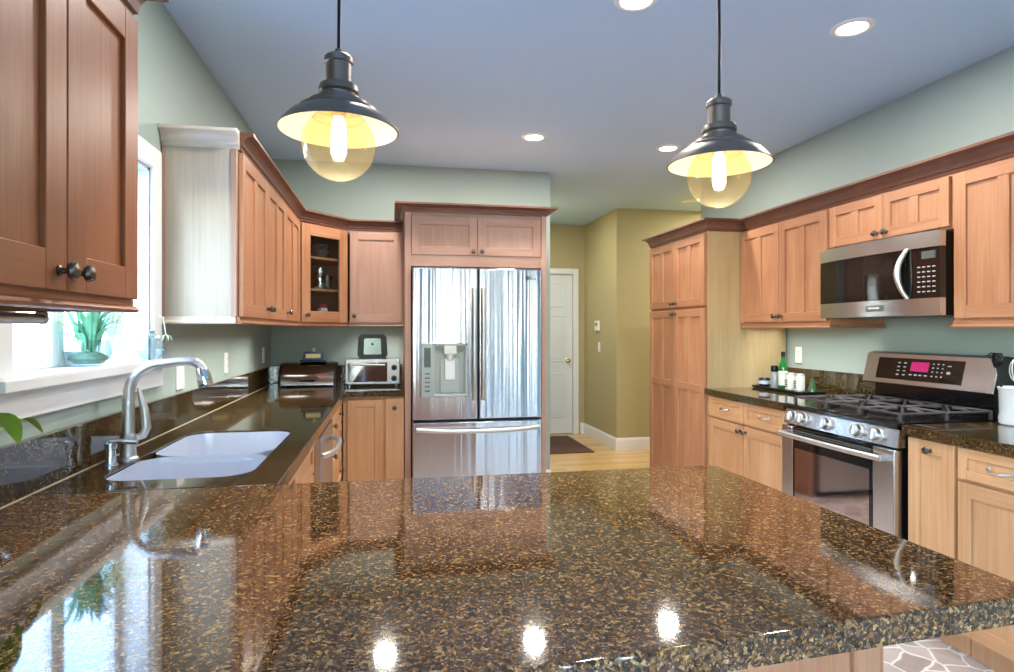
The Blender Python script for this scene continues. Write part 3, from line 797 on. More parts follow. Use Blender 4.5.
x, y = corner_pt(.345, .105)
t_ = thing('glass_mug', 'clear glass mug beside the silver shaker', 'mug', (x, y, z))
b = MB(); b.shell([(0.001, .002), (.035, .004), (.04, .02), (.042, .11), (.039, .11), (.036, .02)], 20); b.obj('cup', M['clear'], t_)
b = MB(); b.tube([(.04, 0, .09), (.062, 0, .085), (.066, 0, .055), (.055, 0, .03), (.038, 0, .025)], .005, 8); b.obj('handle', M['clear'], t_)
x, y = corner_pt(.29, .13); z = UZ + .471
for i in range(2):
    b = MB(); r = .07
    b.lathe([(.03, 0), (.03, .006), (.055, .03), (.07, .06), (.067, .06), (.05, .028), (0, .012)], 24)
    tag(b.obj('glass_bowl', M['dgrey'], loc=(x + .0, y, z + i * .042)), ['dark bowl on the top glass-cabinet shelf, lower of two nested', 'dark bowl nested in another on the top glass-cabinet shelf'][i], 'bowl', 'nested dark bowls')

# ------------------------------------------------------------------ fridge surround and fridge
fc = thing('refrigerator_cabinet', 'sheen-paled maple surround with two short doors above the refrigerator', 'cabinet', (.102, 4.37, 0), 0)
FW = 1.022
for q0, q1 in ((0, .042), (FW - .036, FW)):
    b = MB(); b.box(q0, q1, .0, .725, 0, 2.165, .001); b.obj('side_panel', M['rose'], fc)
b = MB(); b.box(.042, FW - .036, .021, .725, 1.835, 2.165); b.box(.042, FW - .036, .004, .03, 1.786, 1.866)
b.obj('carcass', M['rosesheenh'], fc)
c = (.046 + FW - .04) / 2
for (x0, x1, kx) in ((.048, c - .002, c - .030), (c + .002, FW - .042, c + .030)):
    b = MB(); shaker(b, x0, x1, 1.868, 2.138, stile=.058); d = b.obj('door', [M['rose'], M['rosesheenh']], fc); knob(d, kx, 1.895)
b = MB(); b.sweep(crown_prof(2.166, .056, .070), [(0, .725), (0, 0), (FW, 0), (FW, .725)], side=1)
tag(b.obj('crown_molding', M['crown'], loc=(.102, 4.37, 0)), 'crown molding capping the surround above the refrigerator', 'molding')

fr = thing('refrigerator', 'stainless French door refrigerator with a water dispenser', 'refrigerator', (.152, 4.30, 0), 0)
W_ = .926
b = MB(); b.box(.004, W_ - .004, .085, .74, .03, 1.755); b.box(.03, W_ - .03, .12, .7, 0, .03); b.obj('body', M['dgrey'], fr)
cx = .461
def fdoor(x0, x1, z0, z1, name, holes=None):
    b = MB(); 
    if not holes: b.box(x0, x1, 0, .08, z0, z1, .012, 3)
    else:
        hx0, hx1, hz0, hz1 = holes
        bm = bmesh.new()
        e = .010
        def ring(a0, a1, c0, c1, y): return [bm.verts.new(p) for p in ((a0, y, c0), (a1, y, c0), (a1, y, c1), (a0, y, c1))]
        R = [ring(x0, x1, z0, z1, .08), ring(x0, x1, z0, z1, .012), ring(x0 + .004, x1 - .004, z0 + .004, z1 - .004, .003), ring(x0 + .012, x1 - .012, z0 + .012, z1 - .012, 0),
             ring(hx0, hx1, hz0, hz1, 0), ring(hx0, hx1, hz0, hz1, .075)]
        for i in range(len(R) - 1):
            for k in range(4): bm.faces.new((R[i][k], R[i][(k + 1) % 4], R[i + 1][(k + 1) % 4], R[i + 1][k]))
        bm.faces.new(R[0][::-1]); bm.faces.new(R[-1])
        b.bm(bm)
    return b.obj(name, M['fridge'], fr)
DX = (.062, .385, .865, 1.240)
ld = fdoor(0, cx - .004, .705, 1.772, 'door', DX)
rd = fdoor(cx + .004, W_, .705, 1.772, 'door')
fz = fdoor(0, W_, .05, .692, 'freezer_drawer')
# dispenser
b = MB(); b.box(DX[0], DX[0] + .082, -.004, .02, DX[2], DX[3], .004); dp = b.obj('dispenser_panel', plain('dispenser_silver', (150, 166, 164), .25), ld)
b = MB(); b.box(DX[0] + .018, DX[0] + .064, -.006, -.003, DX[2] + .21, DX[3] - .03, .001); b.obj('dispenser_display', plain('lcd_dark', (52, 66, 70), .15), dp)
for i in range(5):
    b = MB(); b.box(DX[0] + .024, DX[0] + .058, -.0055, -.003, DX[2] + .04 + i * .03, DX[2] + .050 + i * .03); b.obj('dispenser_button', M['dgrey'], dp)
b = MB(); x0, x1 = DX[0] + .083, DX[1] - .002; q0, q1 = DX[2] + .002, DX[3] - .002
b.box(x0, x0 + .012, 0, .074, q0, q1); b.box(x1 - .012, x1, 0, .074, q0, q1); b.box(x0, x1, 0, .074, q1 - .012, q1); b.box(x0, x1, .066, .074, q0, q1); b.box(x0 + .05, x1 - .05, .052, .07, q0 + .02, q1 - .10, .004)
b.obj('dispenser_niche', M['grey'], ld)
b = MB(); b.box(x0 + .004, x1 - .004, -.012, .07, q0, q0 + .018, .006, 2); b.obj('drip_tray', M['grey'], ld)
b = MB(); mx = (x0 + x1) / 2
b.box(mx - .045, mx + .045, -.002, .06, q1 - .075, q1 - .012, .008, 2); b.lathe([(.022, -.03), (.03, 0), (.03, .01)], 16, c=(mx, .03, q1 - .085)); b.obj('nozzle', plain('dispenser_light_grey', (206, 212, 208), .3), ld)
b = MB(); b.box(mx - .036, mx + .036, .034, .046, q0 + .115, q1 - .105, .004); b.obj('paddle', plain('paddle_white', (222, 228, 226), .25), ld)
# handles : flat pocket grips either side of the split
for (dr, hx) in ((ld, cx - .032), (rd, cx + .032)):
    b = MB(); pts = []
    for i in range(15):
        t = -1 + i / 7; pts.append((hx, -.010 - .032 * (1 - abs(t) ** 4), 1.235 + .395 * t))
    b.tube(pts, .0125, 12); b.obj('handle', M['satin'], dr)
b = MB(); pts = []
for i in range(17):
    t = -1 + i / 8; pts.append((W_ / 2 + .0 + t * (W_ / 2 - .03), -.010 - .045 * (1 - abs(t) ** 3), .640 - .010 * (1 - t * t)))
b.tube(pts, .016, 12); b.obj('handle', M['satin'], fz)
lg = MB(); lg.lathe([(.014, 0), (.014, .0015), (0, .0015)], 20, tr(W_ - .112, 0, 1.705) @ FRONT); lg = lg.obj('badge', M['dgrey'], rd)
text('LG', .036, 'badge_text', M['dgrey'], lg, (W_ - .068, -.0012, 1.705), (PI / 2, 0, 0))

# ------------------------------------------------------------------ window wall and corner base units
XF = -.322
def rr(x0, x1, y0, y1, r, n=6):
    pts = []
    for (cx_, cy_, a0) in ((x1 - r, y1 - r, 0), (x0 + r, y1 - r, PI / 2), (x0 + r, y0 + r, PI), (x1 - r, y0 + r, 1.5 * PI)):
        for i in range(n + 1):
            a = a0 + PI / 2 * i / n; pts.append((cx_ + r * math.cos(a), cy_ + r * math.sin(a)))
    return pts
SX0, SX1, SY0, SY1 = -.808, -.402, 1.885, 2.745
sb = thing('base_cabinet', 'maple sink base cabinet with doors below the double sink', 'cabinet', (XF, 1.765, 0), RZ_L)
w = 1.015
b = MB(); b.box(0, w, .075, .58, 0, .10); b.box(0, .018, .0215, .59, .10, ZC0); b.box(w - .018, w, .0215, .59, .10, ZC0); b.box(.018, w - .018, .0215, .59, .10, .118)
b.box(.018, w - .018, .0215, .04, .118, ZC0); b.box(.018, w - .018, .575, .59, .118, ZC0); b.obj('carcass', M['honey'], sb)
c = w / 2
fronts(sb, [('drawer', .06, c - .003, .722, .862), ('drawer', c + .003, w - .008, .722, .862),
            ('door', .06, c - .003, .112, .708, dict(knobs=[(c - .034, .672)])), ('door', c + .003, w - .008, .112, .708, dict(knobs=[(c + .034, .672)]))], ('honey', 'litwoodh'))
dw = thing('dishwasher', 'stainless dishwasher with a bowed towel-bar handle, beside the sink', 'dishwasher', (XF + .002, 2.783, 0), RZ_L)
b = MB(); b.box(0, .60, .03, .58, .10, ZC0 - .004); b.box(.02, .58, .08, .5, 0, .10); b.obj('tub', M['dgrey'], dw)
b = MB(); b.box(.003, .597, -.022, .03, .105, ZC0 - .008, .006, 2); dd = b.obj('door', M['steel'], dw)
b = MB(); pts = []
for i in range(15):
    t = -1 + i / 7; pts.append((.30 + .255 * t, -.022 - .052 * (1 - abs(t) ** 3.5), .775))
b.tube(pts, .013, 12); b.obj('handle', M['satin'], dd)
w = .975
lst = []
for (q0, q1) in ((.722, .862), (.530, .710), (.325, .518), (.112, .313)):
    lst.append(('drawer', .008, w - .06, q0, q1, dict(knobs=[(.20, (q0 + q1) / 2), (w - .25, (q0 + q1) / 2)])))
cabinet('base_cabinet', 'maple drawer bank with knobs between dishwasher and corner', (XF, 3.388, 0), RZ_L, w, ZC0, .58, lst, toe=.10, wm=('honey', 'litwoodh'))
w = .42
cabinet('base_cabinet', 'maple corner base cabinet below the toaster oven, beside the fridge', (XF + .002, 4.385, 0), 0, w, ZC0, .70,
        [('door', .030, .265, .112, .848, dict(stile=.05)), ('door', .288, w - .004, .112, .862, dict(slab=True, knobs=[(.352, .79)]))], toe=.10, wm=('honey', 'litwoodh'))
# L-shaped countertop with sink cut-out
b = slab([(XL, 1.768), (-.300, 1.768), (-.300, 4.36), (.100, 4.36), (.100, YB), (XL, YB)], rr(SX0, SX1, SY0, SY1, .09))
tag(b.obj('countertop', M['darkgranite']), 'L-shaped granite countertop around the sink, running to the fridge corner', 'countertop')
b = MB(); b.box(XL + .001, XL + .021, .62, YB - .001, ZC1 + .0005, 1.055, .002)
tag(b.obj('backsplash', M['darkgranite']), 'long granite backsplash under the window behind the faucet', 'backsplash')
bs_ = [o for o in COL.objects if o.get('label', '').startswith('long granite')][0]
b = MB(); b.prism([(XL + .021, ZC1 + .0004), (XL + .024, ZC1 + .0004), (XL + .021, ZC1 + .0032)], 'y', .62, YB - .02); b.obj('caulk_line', plain('beige_caulk', (150, 138, 116), .5), bs_)
b = MB(); b.box(XL + .0215, .100, YB - .02, YB, ZC1, 1.055, .002)
tag(b.obj('backsplash', M['darkgranite']), 'granite backsplash behind the bread box and toaster oven', 'backsplash')
# sink
sk = thing('kitchen_sink', 'undermounted double bowl stainless sink in the window counter', 'sink', (0, 0, 0))
def bowl(y0, y1, depth, top):
    b = MB(); n = 7; loops = []
    x0, x1 = SX0 + .003, SX1 - .003
    steps = [(0, top), (.001, top - .03), (.006, top - depth + .05), (.016, top - depth + .018), (.045, top - depth)]
    for (o, z) in steps: loops.append([(x, y, z) for x, y in rr(x0 + o, x1 - o, y0 + o, y1 - o, .085, n)])
    outer = [[(x, y, z) for x, y in rr(x0 + o - .002, x1 - o + .002, y0 + o - .002, y1 - o + .002, .087, n)] for (o, z) in steps[:]]
    m = len(loops[0]); vs = sum(loops, []); fs = []
    for i in range(len(steps) - 1):
        for k in range(m): fs.append((i * m + k, i * m + (k + 1) % m, (i + 1) * m + (k + 1) % m, (i + 1) * m + k))
    fs.append(tuple(range((len(steps) - 1) * m, len(steps) * m)))
    b.put(vs, fs); return b
yd = 2.262
o = bowl(SY0 + .003, yd - .010, .225, .905).obj('basin', M['sink'], sk)
b = MB(); b.lathe([(.042, .681), (.042, .683), (.03, .684), (.028, .682), (0, .682)], 20, c=(-.6, 2.07, 0)); b.obj('drain', M['chrome'], o)
o = bowl(yd + .010, SY1 - .003, .225, .905).obj('basin', M['sink'], sk)
b = MB(); b.lathe([(.042, .681), (.042, .683), (.03, .684), (.028, .682), (0, .682)], 20, c=(-.6, 2.5, 0)); b.obj('drain', M['chrome'], o)
b = MB()
b.box(SX0 + .006, SX1 - .006, yd - .016, yd + .016, .880, .893, .005, 2)
b.obj('divider', M['sink'], sk)
# faucet
fx, fy = -.832, 2.185
fa = thing('faucet', 'tall brushed gooseneck faucet with a side lever at the sink', 'faucet', (fx, fy, ZC1))
b = MB(); b.lathe([(.030, 0), (.030, .006), (.024, .012), (.021, .05), (.024, .056), (.024, .075), (.019, .085), (0, .085)], 24); b.obj('base', M['satin'], fa)
b = MB(); pts = [(0, 0, .08), (0, 0, .13), (.001, 0, .19)]
R_ = .105
for i in range(1, 10):
    a = PI / 2 * i / 9; pts.append((R_ * (1 - math.cos(a)), 0, .205 + R_ * math.sin(a)))
pts += [(.15, 0, .316), (.19, 0, .316)]
for i in range(1, 5):
    a = PI / 2 * i / 4 * .95; pts.append((.19 + .034 * math.sin(a), 0, .316 - .034 * (1 - math.cos(a))))
n = len(pts)
b.tube(pts, [.019 - .004 * min(1, i / 8) for i in range(n)], 16); b.obj('spout', M['satin'], fa)
b = MB(); b.lathe([(.0, -.052), (.021, -.052), (.024, -.044), (.022, -.012), (.018, .010), (0, .012)], 18, tr(.222, 0, .285) @ Matrix.Rotation(-.25, 4, 'Y')); b.obj('spray_head', M['chrome'], fa)
b = MB(); b.tube([(.012, .012, .065), (.035, .02, .075), (.045, .022, .10), (.040, .022, .16), (.022, .02, .23)], [.012, .013, .015, .013, .005], 12); b.obj('lever', M['satin'], fa)
sd = thing('soap_dispenser', 'short chrome soap dispenser with a flat nozzle beside the faucet', 'dispenser', (-.845, 2.09, ZC1))
b = MB(); b.lathe([(.021, 0), (.021, .005), (.015, .01), (.013, .05), (.017, .055), (.017, .07), (0, .072)], 18); b.obj('base', M['chrome'], sd)
b = MB(); b.tube([(-.01, 0, .072), (.03, 0, .076), (.075, 0, .070)], [.009, .008, .006], 10); b.obj('nozzle', M['chrome'], sd)

# ------------------------------------------------------------------ peninsula
b = slab([(XL, .655), (.20, .742), (.985, .800), (1.022, .815), (1.030, .85), (.998, 1.74), (.985, 1.767), (.95, 1.7675), (XL, 1.7665)], bev=.008)
tag(b.obj('countertop', M['granite']), 'big granite peninsula countertop with speckled brown polish', 'countertop')
pb = thing('peninsula_cabinet', 'maple peninsula base with flat panels beneath the big granite top', 'cabinet', (.90, 1.735, 0), PI)
PW = 1.20
b = MB(); b.box(.0, PW, .022, .725, .10, ZC0, .001); b.box(.02, PW, .08, .7, 0, .10); b.obj('carcass', M['wood'], pb)
b = MB()
b.box(0, .055, .725, .738, .02, ZC0 - .002, .002); b.box(.06, PW, .725, .732, .02, ZC0 - .002, .002)
b.obj('back_panel', M['wood'], pb)
b = MB(); b.box(-.008, 0, .024, .736, .02, ZC0 - .002, .001); b.obj('end_panel', M['wood'], pb)
c3 = PW / 3
fronts(pb, [('door', .01 + i * c3, c3 - .005 + i * c3, .112, .708, dict(knobs=[(c3 * .85 + i * c3, .672)])) for i in range(3)] + [('drawer', .01 + i * c3, c3 - .005 + i * c3, .722, .862, dict(pulls=[(c3 * .5 + i * c3, .792)])) for i in range(3)])

# ------------------------------------------------------------------ small appliances by the corner
bb = thing('bread_box', 'stainless roll-top bread box in the counter corner', 'bread box', (-.60, 4.86, ZC1))
BW = .41
b = MB(); prof = [(-.13, .012), (.12, .012), (.12, .175), (.03, .178)]
for i in range(1, 9):
    a = PI / 2 * i / 8; prof.append((.02 - .15 * math.sin(a), .012 + .16 * math.cos(a) * 1.0 + .004))
b.prism(prof, 'x', -BW / 2 + .018, BW / 2 - .018); b.obj('roll_top', steel('bread_box_steel', (170, 166, 164), .14, wav=0), bb)
for sx in (-1, 1):
    b = MB(); P2 = [(y * 1.04 + .0, z * 1.03 - .012) for y, z in prof]; P2 = [(max(-.14, y), max(0, z)) for y, z in P2]
    b.prism(P2, 'x', sx * (BW / 2) - .009 - sx * .009, sx * (BW / 2) + .009 - sx * .009); b.obj('side', M['black'], bb)
b = MB(); b.tube([(-.05, -.150, .05), (-.04, -.163, .05), (.04, -.163, .05), (.05, -.150, .05)], .006, 8); b.obj('handle', M['black'], bb)
bd_ = thing('butter_dish', 'navy butter dish with a pale yellow panel on the bread box', 'dish', (-.57, 4.87, ZC1 + .1825))
b = MB(); b.box(-.095, .095, -.05, .05, 0, .014, .005, 2); b.obj('tray', M['navy'], bd_)
b = MB(); b.prism([(-.078, .014), (.078, .014), (.066, .066), (.05, .074), (-.05, .074), (-.066, .066)], 'y', -.038, .038); lid = b.obj('cover', M['navy'], bd_)
b = MB(); b.box(-.054, .054, -.041, -.037, .026, .058, .006, 2); b.obj('painted_panel', M['yellow'], lid)
b = MB(); b.lathe([(.012, .074), (.008, .082), (.014, .09), (.008, .1), (0, .102)], 12); b.obj('knob', M['yellow'], lid)
to = thing('toaster_oven', 'silver toaster oven with two knobs beside the fridge', 'toaster oven', (-.125, 4.80, ZC1))
TW, TH = .40, .205
b = MB(); b.box(-TW / 2, TW / 2, -.13, .17, .015, TH, .008, 2)
for sx in (-1, 1):
    for sy in (-.11, .15): b.lathe([(.012, 0), (.012, .016)], 10, c=(sx * (TW / 2 - .03), sy, 0))
b.obj('body', steel('toaster_oven_steel', (150, 150, 152), .3), to)
b = MB(); b.box(-TW / 2 + .018, TW / 2 - .095, -.136, -.128, .035, TH - .025, .002); od_ = b.obj('door', plain('oven_glass_brown', (72, 52, 44), .06, spec=.7), to)
b = MB(); b.tube([(-TW / 2 + .04, -.13, TH - .042), (-TW / 2 + .04, -.158, TH - .042), (TW / 2 - .115, -.158, TH - .042), (TW / 2 - .115, -.13, TH - .042)], .006, 8); b.obj('handle', M['satin'], od_)
for zz in (.06, .14):
    b = MB(); b.lathe([(.021, 0), (.021, .006), (.017, .01), (.016, .022), (0, .023)], 18, tr(TW / 2 - .045, -.13, zz) @ FRONT); b.obj('knob', M['black'], to)
tt = thing('toaster', 'black two-slice toaster standing on the toaster oven', 'toaster', (-.13, 4.83, ZC1 + TH))
b = MB(); b.prism([(-.105, .012), (.105, .012), (.112, .03), (.104, .16), (.085, .182), (-.085, .182), (-.104, .16), (-.112, .03)], 'y', -.075, .075); b.box(-.1, .1, -.07, .07, 0, .012)
b.obj('body', M['black'], tt)
b = MB(); b.prism([(-.062, .03), (.062, .03), (.066, .04), (.060, .145), (.052, .152), (-.052, .152), (-.060, .145), (-.066, .04)], 'y', -.078, -.074); b.obj('face_plate', steel('toaster_plate', (92, 104, 102), .2), tt)
b = MB(); b.box(-.008, .008, -.10, -.076, .10, .118, .004); b.obj('lever', M['black'], tt)
for q in (-.042, .018):
    b = MB(); b.box(-.075, .075, q, q + .024, .18, .184); b.obj('slot', M['dgrey'], tt)
b = MB(); b.tube([(-.205, -.08, .006), (-.22, 0, .01), (-.21, .10, .05), (-.175, .20, .10), (-.135, .26, .18)], .004, 8)
b.obj('power_cord', M['black'], to)

# ------------------------------------------------------------------ tray and bottles by the range
ty = thing('serving_tray', 'flat black tray of oils and cans on the range-side counter', 'tray', (2.685, 3.80, ZC1))
b = MB(); b.box(-.085, .085, -.275, .275, .002, .010, .003); b.obj('base', M['black'], ty)
b = MB(); b.tube([(-.085, -.275, .014), (.085, -.275, .014), (.085, .275, .014), (-.085, .275, .014)], .006, 8, closed=True); b.obj('rim', M['black'], ty)
Zt = ZC1 + .0105
cb = thing('sugar_bowl', 'small dark blue and white bowl at the pantry end of the tray', 'bowl', (2.665, 4.030, Zt))
b = MB(); b.lathe([(.022, 0), (.034, .012), (.040, .04), (.037, .062), (.034, .062), (.036, .04), (.02, .012), (0, .01)], 20); b.obj('bowl', M['navy'], cb)
b = MB(); b.lathe([(.0415, .020), (.0425, .045), (.040, .045), (.039, .02)], 20); b.obj('band', M['ceram'], cb)
pm = thing('pepper_mill', 'clear spice grinder with a black cap on the tray', 'grinder', (2.685, 3.938, Zt))
b = MB(); b.lathe([(.026, 0), (.028, .004), (.027, .10), (.020, .115), (0, .115)], 20); b.obj('glass_body', plain('smoky_glass', (150, 158, 156), .12), pm)
b = MB(); b.lathe([(.024, .115), (.026, .12), (.026, .150), (.020, .158), (0, .158)], 20); b.obj('cap', M['black'], pm)
ob = thing('oil_bottle', 'tall green glass oil bottle with a pale label on the tray', 'bottle', (2.695, 3.856, Zt))
b = MB(); b.lathe([(.027, 0), (.030, .006), (.030, .14), (.026, .168), (.014, .195), (.012, .235), (0, .235)], 24); b.obj('glass', M['green'], ob)
b = MB(); b.shell([(.0306, .025), (.0308, .03), (.0308, .12), (.0306, .125)], 24); b.obj('label', M['label'], ob)
b = MB(); b.lathe([(.014, .225), (.014, .258), (0, .260)], 16); b.obj('cap', M['black'], ob)
cn = thing('tin_can', 'white tin can beside the green oil bottle', 'can', (2.680, 3.754, Zt), 0, 'white cans on the tray')
b = MB(); b.lathe([(.031, 0), (.033, .003), (.033, .113), (.031, .116), (.029, .1145), (0, .1145)], 24); b.obj('can', M['satin'], cn)
b = MB(); b.shell([(.0333, .008), (.0335, .01), (.0335, .104), (.0333, .106)], 24); b.obj('label', M['label'], cn)
b = MB()
for k in range(4): b.box(-.012, .012, -.0345, -.033, .022 + k * .014, .030 + k * .014, T=Matrix.Rotation(-PI / 2, 4, 'Z'))
b.obj('label_print', plain('label_ink_green', (72, 92, 84), .6), cn)
dup(cn, (2.680, 3.662, Zt), 'white tin can next to the little green jar')
gj = thing('vinegar_bottle', 'little green glass bottle at the range end of the tray', 'bottle', (2.70, 3.560, Zt))
b = MB(); b.lathe([(.022, 0), (.026, .005), (.024, .035), (.012, .075), (.009, .095), (0, .095)], 18); b.obj('glass', plain('dull_green_glass', (58, 92, 58), .1, spec=.7), gj)
# utensil crock
uc = thing('utensil_crock', 'pale ribbed utensil crock on the counter beside the range', 'crock', (2.72, 2.25, ZC1))
b = MB(); b.lathe([(.055, 0), (.062, .006), (.064, .03), (.060, .05), (.063, .15), (.068, .165), (.064, .168), (.058, .15), (.054, .03), (0, .02)], 28); b.obj('crock', M['ceram'], uc)
def utensil(dx, dy, lean, kind, label, m, h=.27):
    t = thing(kind, label, 'utensil', (2.72 + dx, 2.25 + dy, ZC1 + .024)); dX, dY = lean
    b = MB(); top = (dX * h, dY * h, h); b.tube([(0, 0, 0), (dX * h * .5, dY * h * .5, h * .5), top], [.006, .006, .005], 8); b.obj('handle', m, t)
    b = MB()
    if kind == 'pasta_spoon':
        T = tr(*top)
        vs = []; fs = []
        prof_ = [(0.004, 0), (.020, .014), (.028, .032), (.028, .052), (.018, .068)]
        for (wd_, zz) in prof_:
            for k in range(7):
                u = -1 + k / 3; vs.append((-.018 + .016 * u * u, wd_ * u, zz))
            for k in range(7):
                u = 1 - k / 3; vs.append((-.014 + .016 * u * u, wd_ * u, zz))
        n = 14
        for i in range(4):
            for k in range(n): fs.append((i * n + k, i * n + (k + 1) % n, (i + 1) * n + (k + 1) % n, (i + 1) * n + k))
        fs += [tuple(range(n)), tuple(range(4 * n, 5 * n))]
        b.put(vs, fs, T)
        for k in range(6):
            a = -1 + k * .4; yy = .027 * a; zz = .066 - .024 * abs(a)
            b.tube([(-.010, yy, zz), (-.026, yy * 1.2, zz + .006), (-.038, yy * 1.25, zz + .002)], [.0035, .003, .002], 6, T=T)
    elif kind == 'whisk':
        for k in range(5):
            a = PI * k / 5; loop = []
            for i in range(13):
                q = PI * i / 12; rr_ = .026 * math.sin(q); zz = .10 * i / 12 if False else .05 - .05 * math.cos(q)
                loop.append((top[0] + rr_ * math.cos(a), top[1] + rr_ * math.sin(a), top[2] + zz))
            b.tube(loop, .0018, 5)
            loop = [(2 * top[0] - p[0], 2 * top[1] - p[1], p[2]) for p in loop]; b.tube(loop, .0018, 5)
    else:
        b.box(top[0] - .003, top[0] + .003, top[1] - .034, top[1] + .034, top[2] - .002, top[2] + .085, .003)
        for k in range(3): b.box(top[0] - .0045, top[0] + .0045, top[1] - .022 + k * .016, top[1] - .012 + k * .016, top[2] + .015, top[2] + .07, .001)
    b.obj('head', m, t)
utensil(-.012, .028, (-.06, .16), 'pasta_spoon', 'black toothed pasta spoon standing in the crock', M['black'], .225)
utensil(.015, -.010, (.05, -.05), 'slotted_turner', 'black slotted turner standing in the crock', M['black'], .20)
utensil(-.02, -.02, (-.06, -.04), 'whisk', 'wire whisk standing in the crock', M['satin'], .17)

# ------------------------------------------------------------------ outlets, switches, thermostat
def plate_obj(name, label, cat, loc, rz, holes=True, w=.072, h=.116):
    t = thing(name, label, cat, loc, rz)
    b = MB(); b.box(-w / 2, w / 2, -.006, 0, -h / 2, h / 2, .003, 2); b.obj('plate', M['plate'], t)
    b = MB()
    if holes == 'outlet':
        for zz in (-.022, .022):
            b.box(-.014, .014, -.0085, -.005, zz - .013, zz + .013, .004, 2)
        o = b.obj('socket', M['plate'], t)
        b = MB()
        for zz in (-.022, .022):
            b.box(-.007, -.0045, -.0088, -.008, zz - .002, zz + .007); b.box(.0045, .007, -.0088, -.008, zz - .002, zz + .007)
        b.obj('slots', M['dgrey'], o)
    else:
        b.box(-.017, .017, -.010, -.005, -.033, .033, .002); b.obj('rocker', M['plate'], t)
    return t
plate_obj('light_switch', 'white rocker switch plate on the window wall nearest the faucet', 'switch', (XL, 2.96, 1.128), RZ_L, 'rocker', w=.10)
plate_obj('power_outlet', 'white outlet on the window wall between switch and corner', 'outlet', (XL, 3.74, 1.146), RZ_L, 'outlet')
plate_obj('power_outlet', 'white outlet on the window wall close to the bread box corner', 'outlet', (XL, 4.79, 1.148), RZ_L, 'outlet')
plate_obj('power_outlet', 'white outlet above the oil bottle tray', 'outlet', (XR, 3.967, 1.154), RZ_R, 'outlet')
plate_obj('light_switch', 'white switch below the thermostat on the olive hall wall', 'switch', (2.46, 7.02, 1.13), RZ_R, 'rocker')
th = thing('thermostat', 'white thermostat on the olive hall wall', 'thermostat', (2.46, 7.06, 1.385), RZ_R)
b = MB(); b.box(-.065, .065, -.026, 0, -.06, .06, .008, 2); b.obj('case', M['plate'], th)
b = MB(); b.box(-.035, .035, -.0275, -.025, .0, .035, .002); b.obj('screen', M['dgrey'], th)
b = MB(); b.box(1.36, 2.19, 6.40, 7.44, .0, .012, .004)
tag(b.obj('door_mat', M['mat']), 'dark brown mat on the hall floor before the white door', 'mat')

# ------------------------------------------------------------------ lights
def pend(loc, label):
    x, y, zr = loc                                        # zr : rim height
    t = thing('pendant_light', label, 'pendant light', (x, y, zr), 0, 'barn pendants over the peninsula')
    t.scale = (.972,) * 3
    top = (HC - zr) / .972
    b = MB(); b.tube([(0, 0, .185), (.001, 0, .35), (-.001, .001, .6), (0, 0, top - .02)], .0042, 10); b.obj('cord', M['black'], t)
    b = MB(); b.lathe([(0, top - .001), (.06, top - .001), (.06, top - .012), (.045, top - .024), (.01, top - .03), (0, top - .03)], 24); b.obj('canopy', M['bronze'], t)
    b = MB(); b.lathe([(0, .194), (.008, .194), (.010, .184), (.028, .178), (.034, .172), (.034, .160), (.030, .157), (.030, .112), (.044, .106), (.047, .098), (.047, .090), (.040, .086), (.040, .076), (0, .076)], 28)
    b.obj('socket_cap', M['bronze'], t)
    out = [(.036, .080), (.050, .077), (.052, .069), (.070, .064), (.072, .056), (.092, .048), (.094, .041), (.114, .030), (.130, .013), (.140, 0)]
    b = MB(); b.shell(out + [(.1415, -.002), (.140, -.003), (.1385, -.001)], 48); sh = b.obj('shade', M['bronze'], t)
    b = MB(); b.shell([(r - .0025, z - .0025) for r, z in out], 48); b.obj('shade_lining', M['lampw'], sh)
    b = MB(); pr = [(.028, .050), (.040, .044), (.060, .028)]
    cz_, R_ = -.035, .086
    for i in range(13):
        a = math.radians(48 - i * (138 / 12)); pr.append((max(.0005, R_ * math.cos(a)), cz_ + R_ * math.sin(a)))
    b.shell(pr, 36); b.obj('glass_globe', M['amber'], t)
    b = MB(); b.lathe([(0, .06), (.017, .06), (.017, .03), (.0, .03)], 14); b.obj('bulb_base', M['satin'], t)
    b = MB(); b.lathe([(.010, .030), (.017, .018), (.0185, -.02), (.0185, -.055), (.012, -.07), (0, -.074)], 16); b.obj('bulb', M['bulb'], t)
    return t
def point(name, loc, watts, r):
    d = bpy.data.lights.new(name, 'POINT'); d.energy = watts; d.color = (1, .95, .88); d.shadow_soft_size = r
    o = bpy.data.objects.new(name, d); COL.objects.link(o); o.location = loc
P1 = (-.117, 1.478, 1.798); P2 = (.875, 1.528, 1.783)
pend(P1, 'barn pendant with amber globe hanging toward the sink side of the peninsula')
pend(P2, 'barn pendant with amber globe hanging toward the range side of the peninsula')
for i, p in enumerate((P1, P2)): point('pendant_bulb_light', (p[0], p[1], p[2] - .095), PENDANT_W, .02)
def can(loc, label, lit=True):
    t = thing('recessed_light', label, 'ceiling light', (loc[0], loc[1], HC))
    b = MB(); b.lathe([(.058, -.001), (.062, -.007), (.084, -.004), (.088, -.0005)], 32); 
    b = MB(); b.shell([(.060, -.0025), (.066, -.008), (.082, -.006), (.089, -.0002)], 36); b.obj('trim_ring', M['white'], t)
    b = MB(); b.lathe([(.063, -.0012), (.063, -.0035), (.0, -.0042)], 32); b.obj('lens', M['lens'] if lit else M['plate'], t)
    if lit: area('recessed_lamp_light', (loc[0], loc[1], HC - .012), (0, 0, 0), .12, .12, LAMP_W, WARM, shape='DISK')
    return t
can((2.02, 2.40), 'lit recessed ceiling light nearest the microwave')
can((.986, 2.366), 'lit recessed ceiling light cut by the top edge, between the pendants')
can((.987, 4.178), 'lit recessed ceiling light in front of the refrigerator')
can((2.02, 4.246), 'lit recessed ceiling light before the pantry, close to a pendant shade')
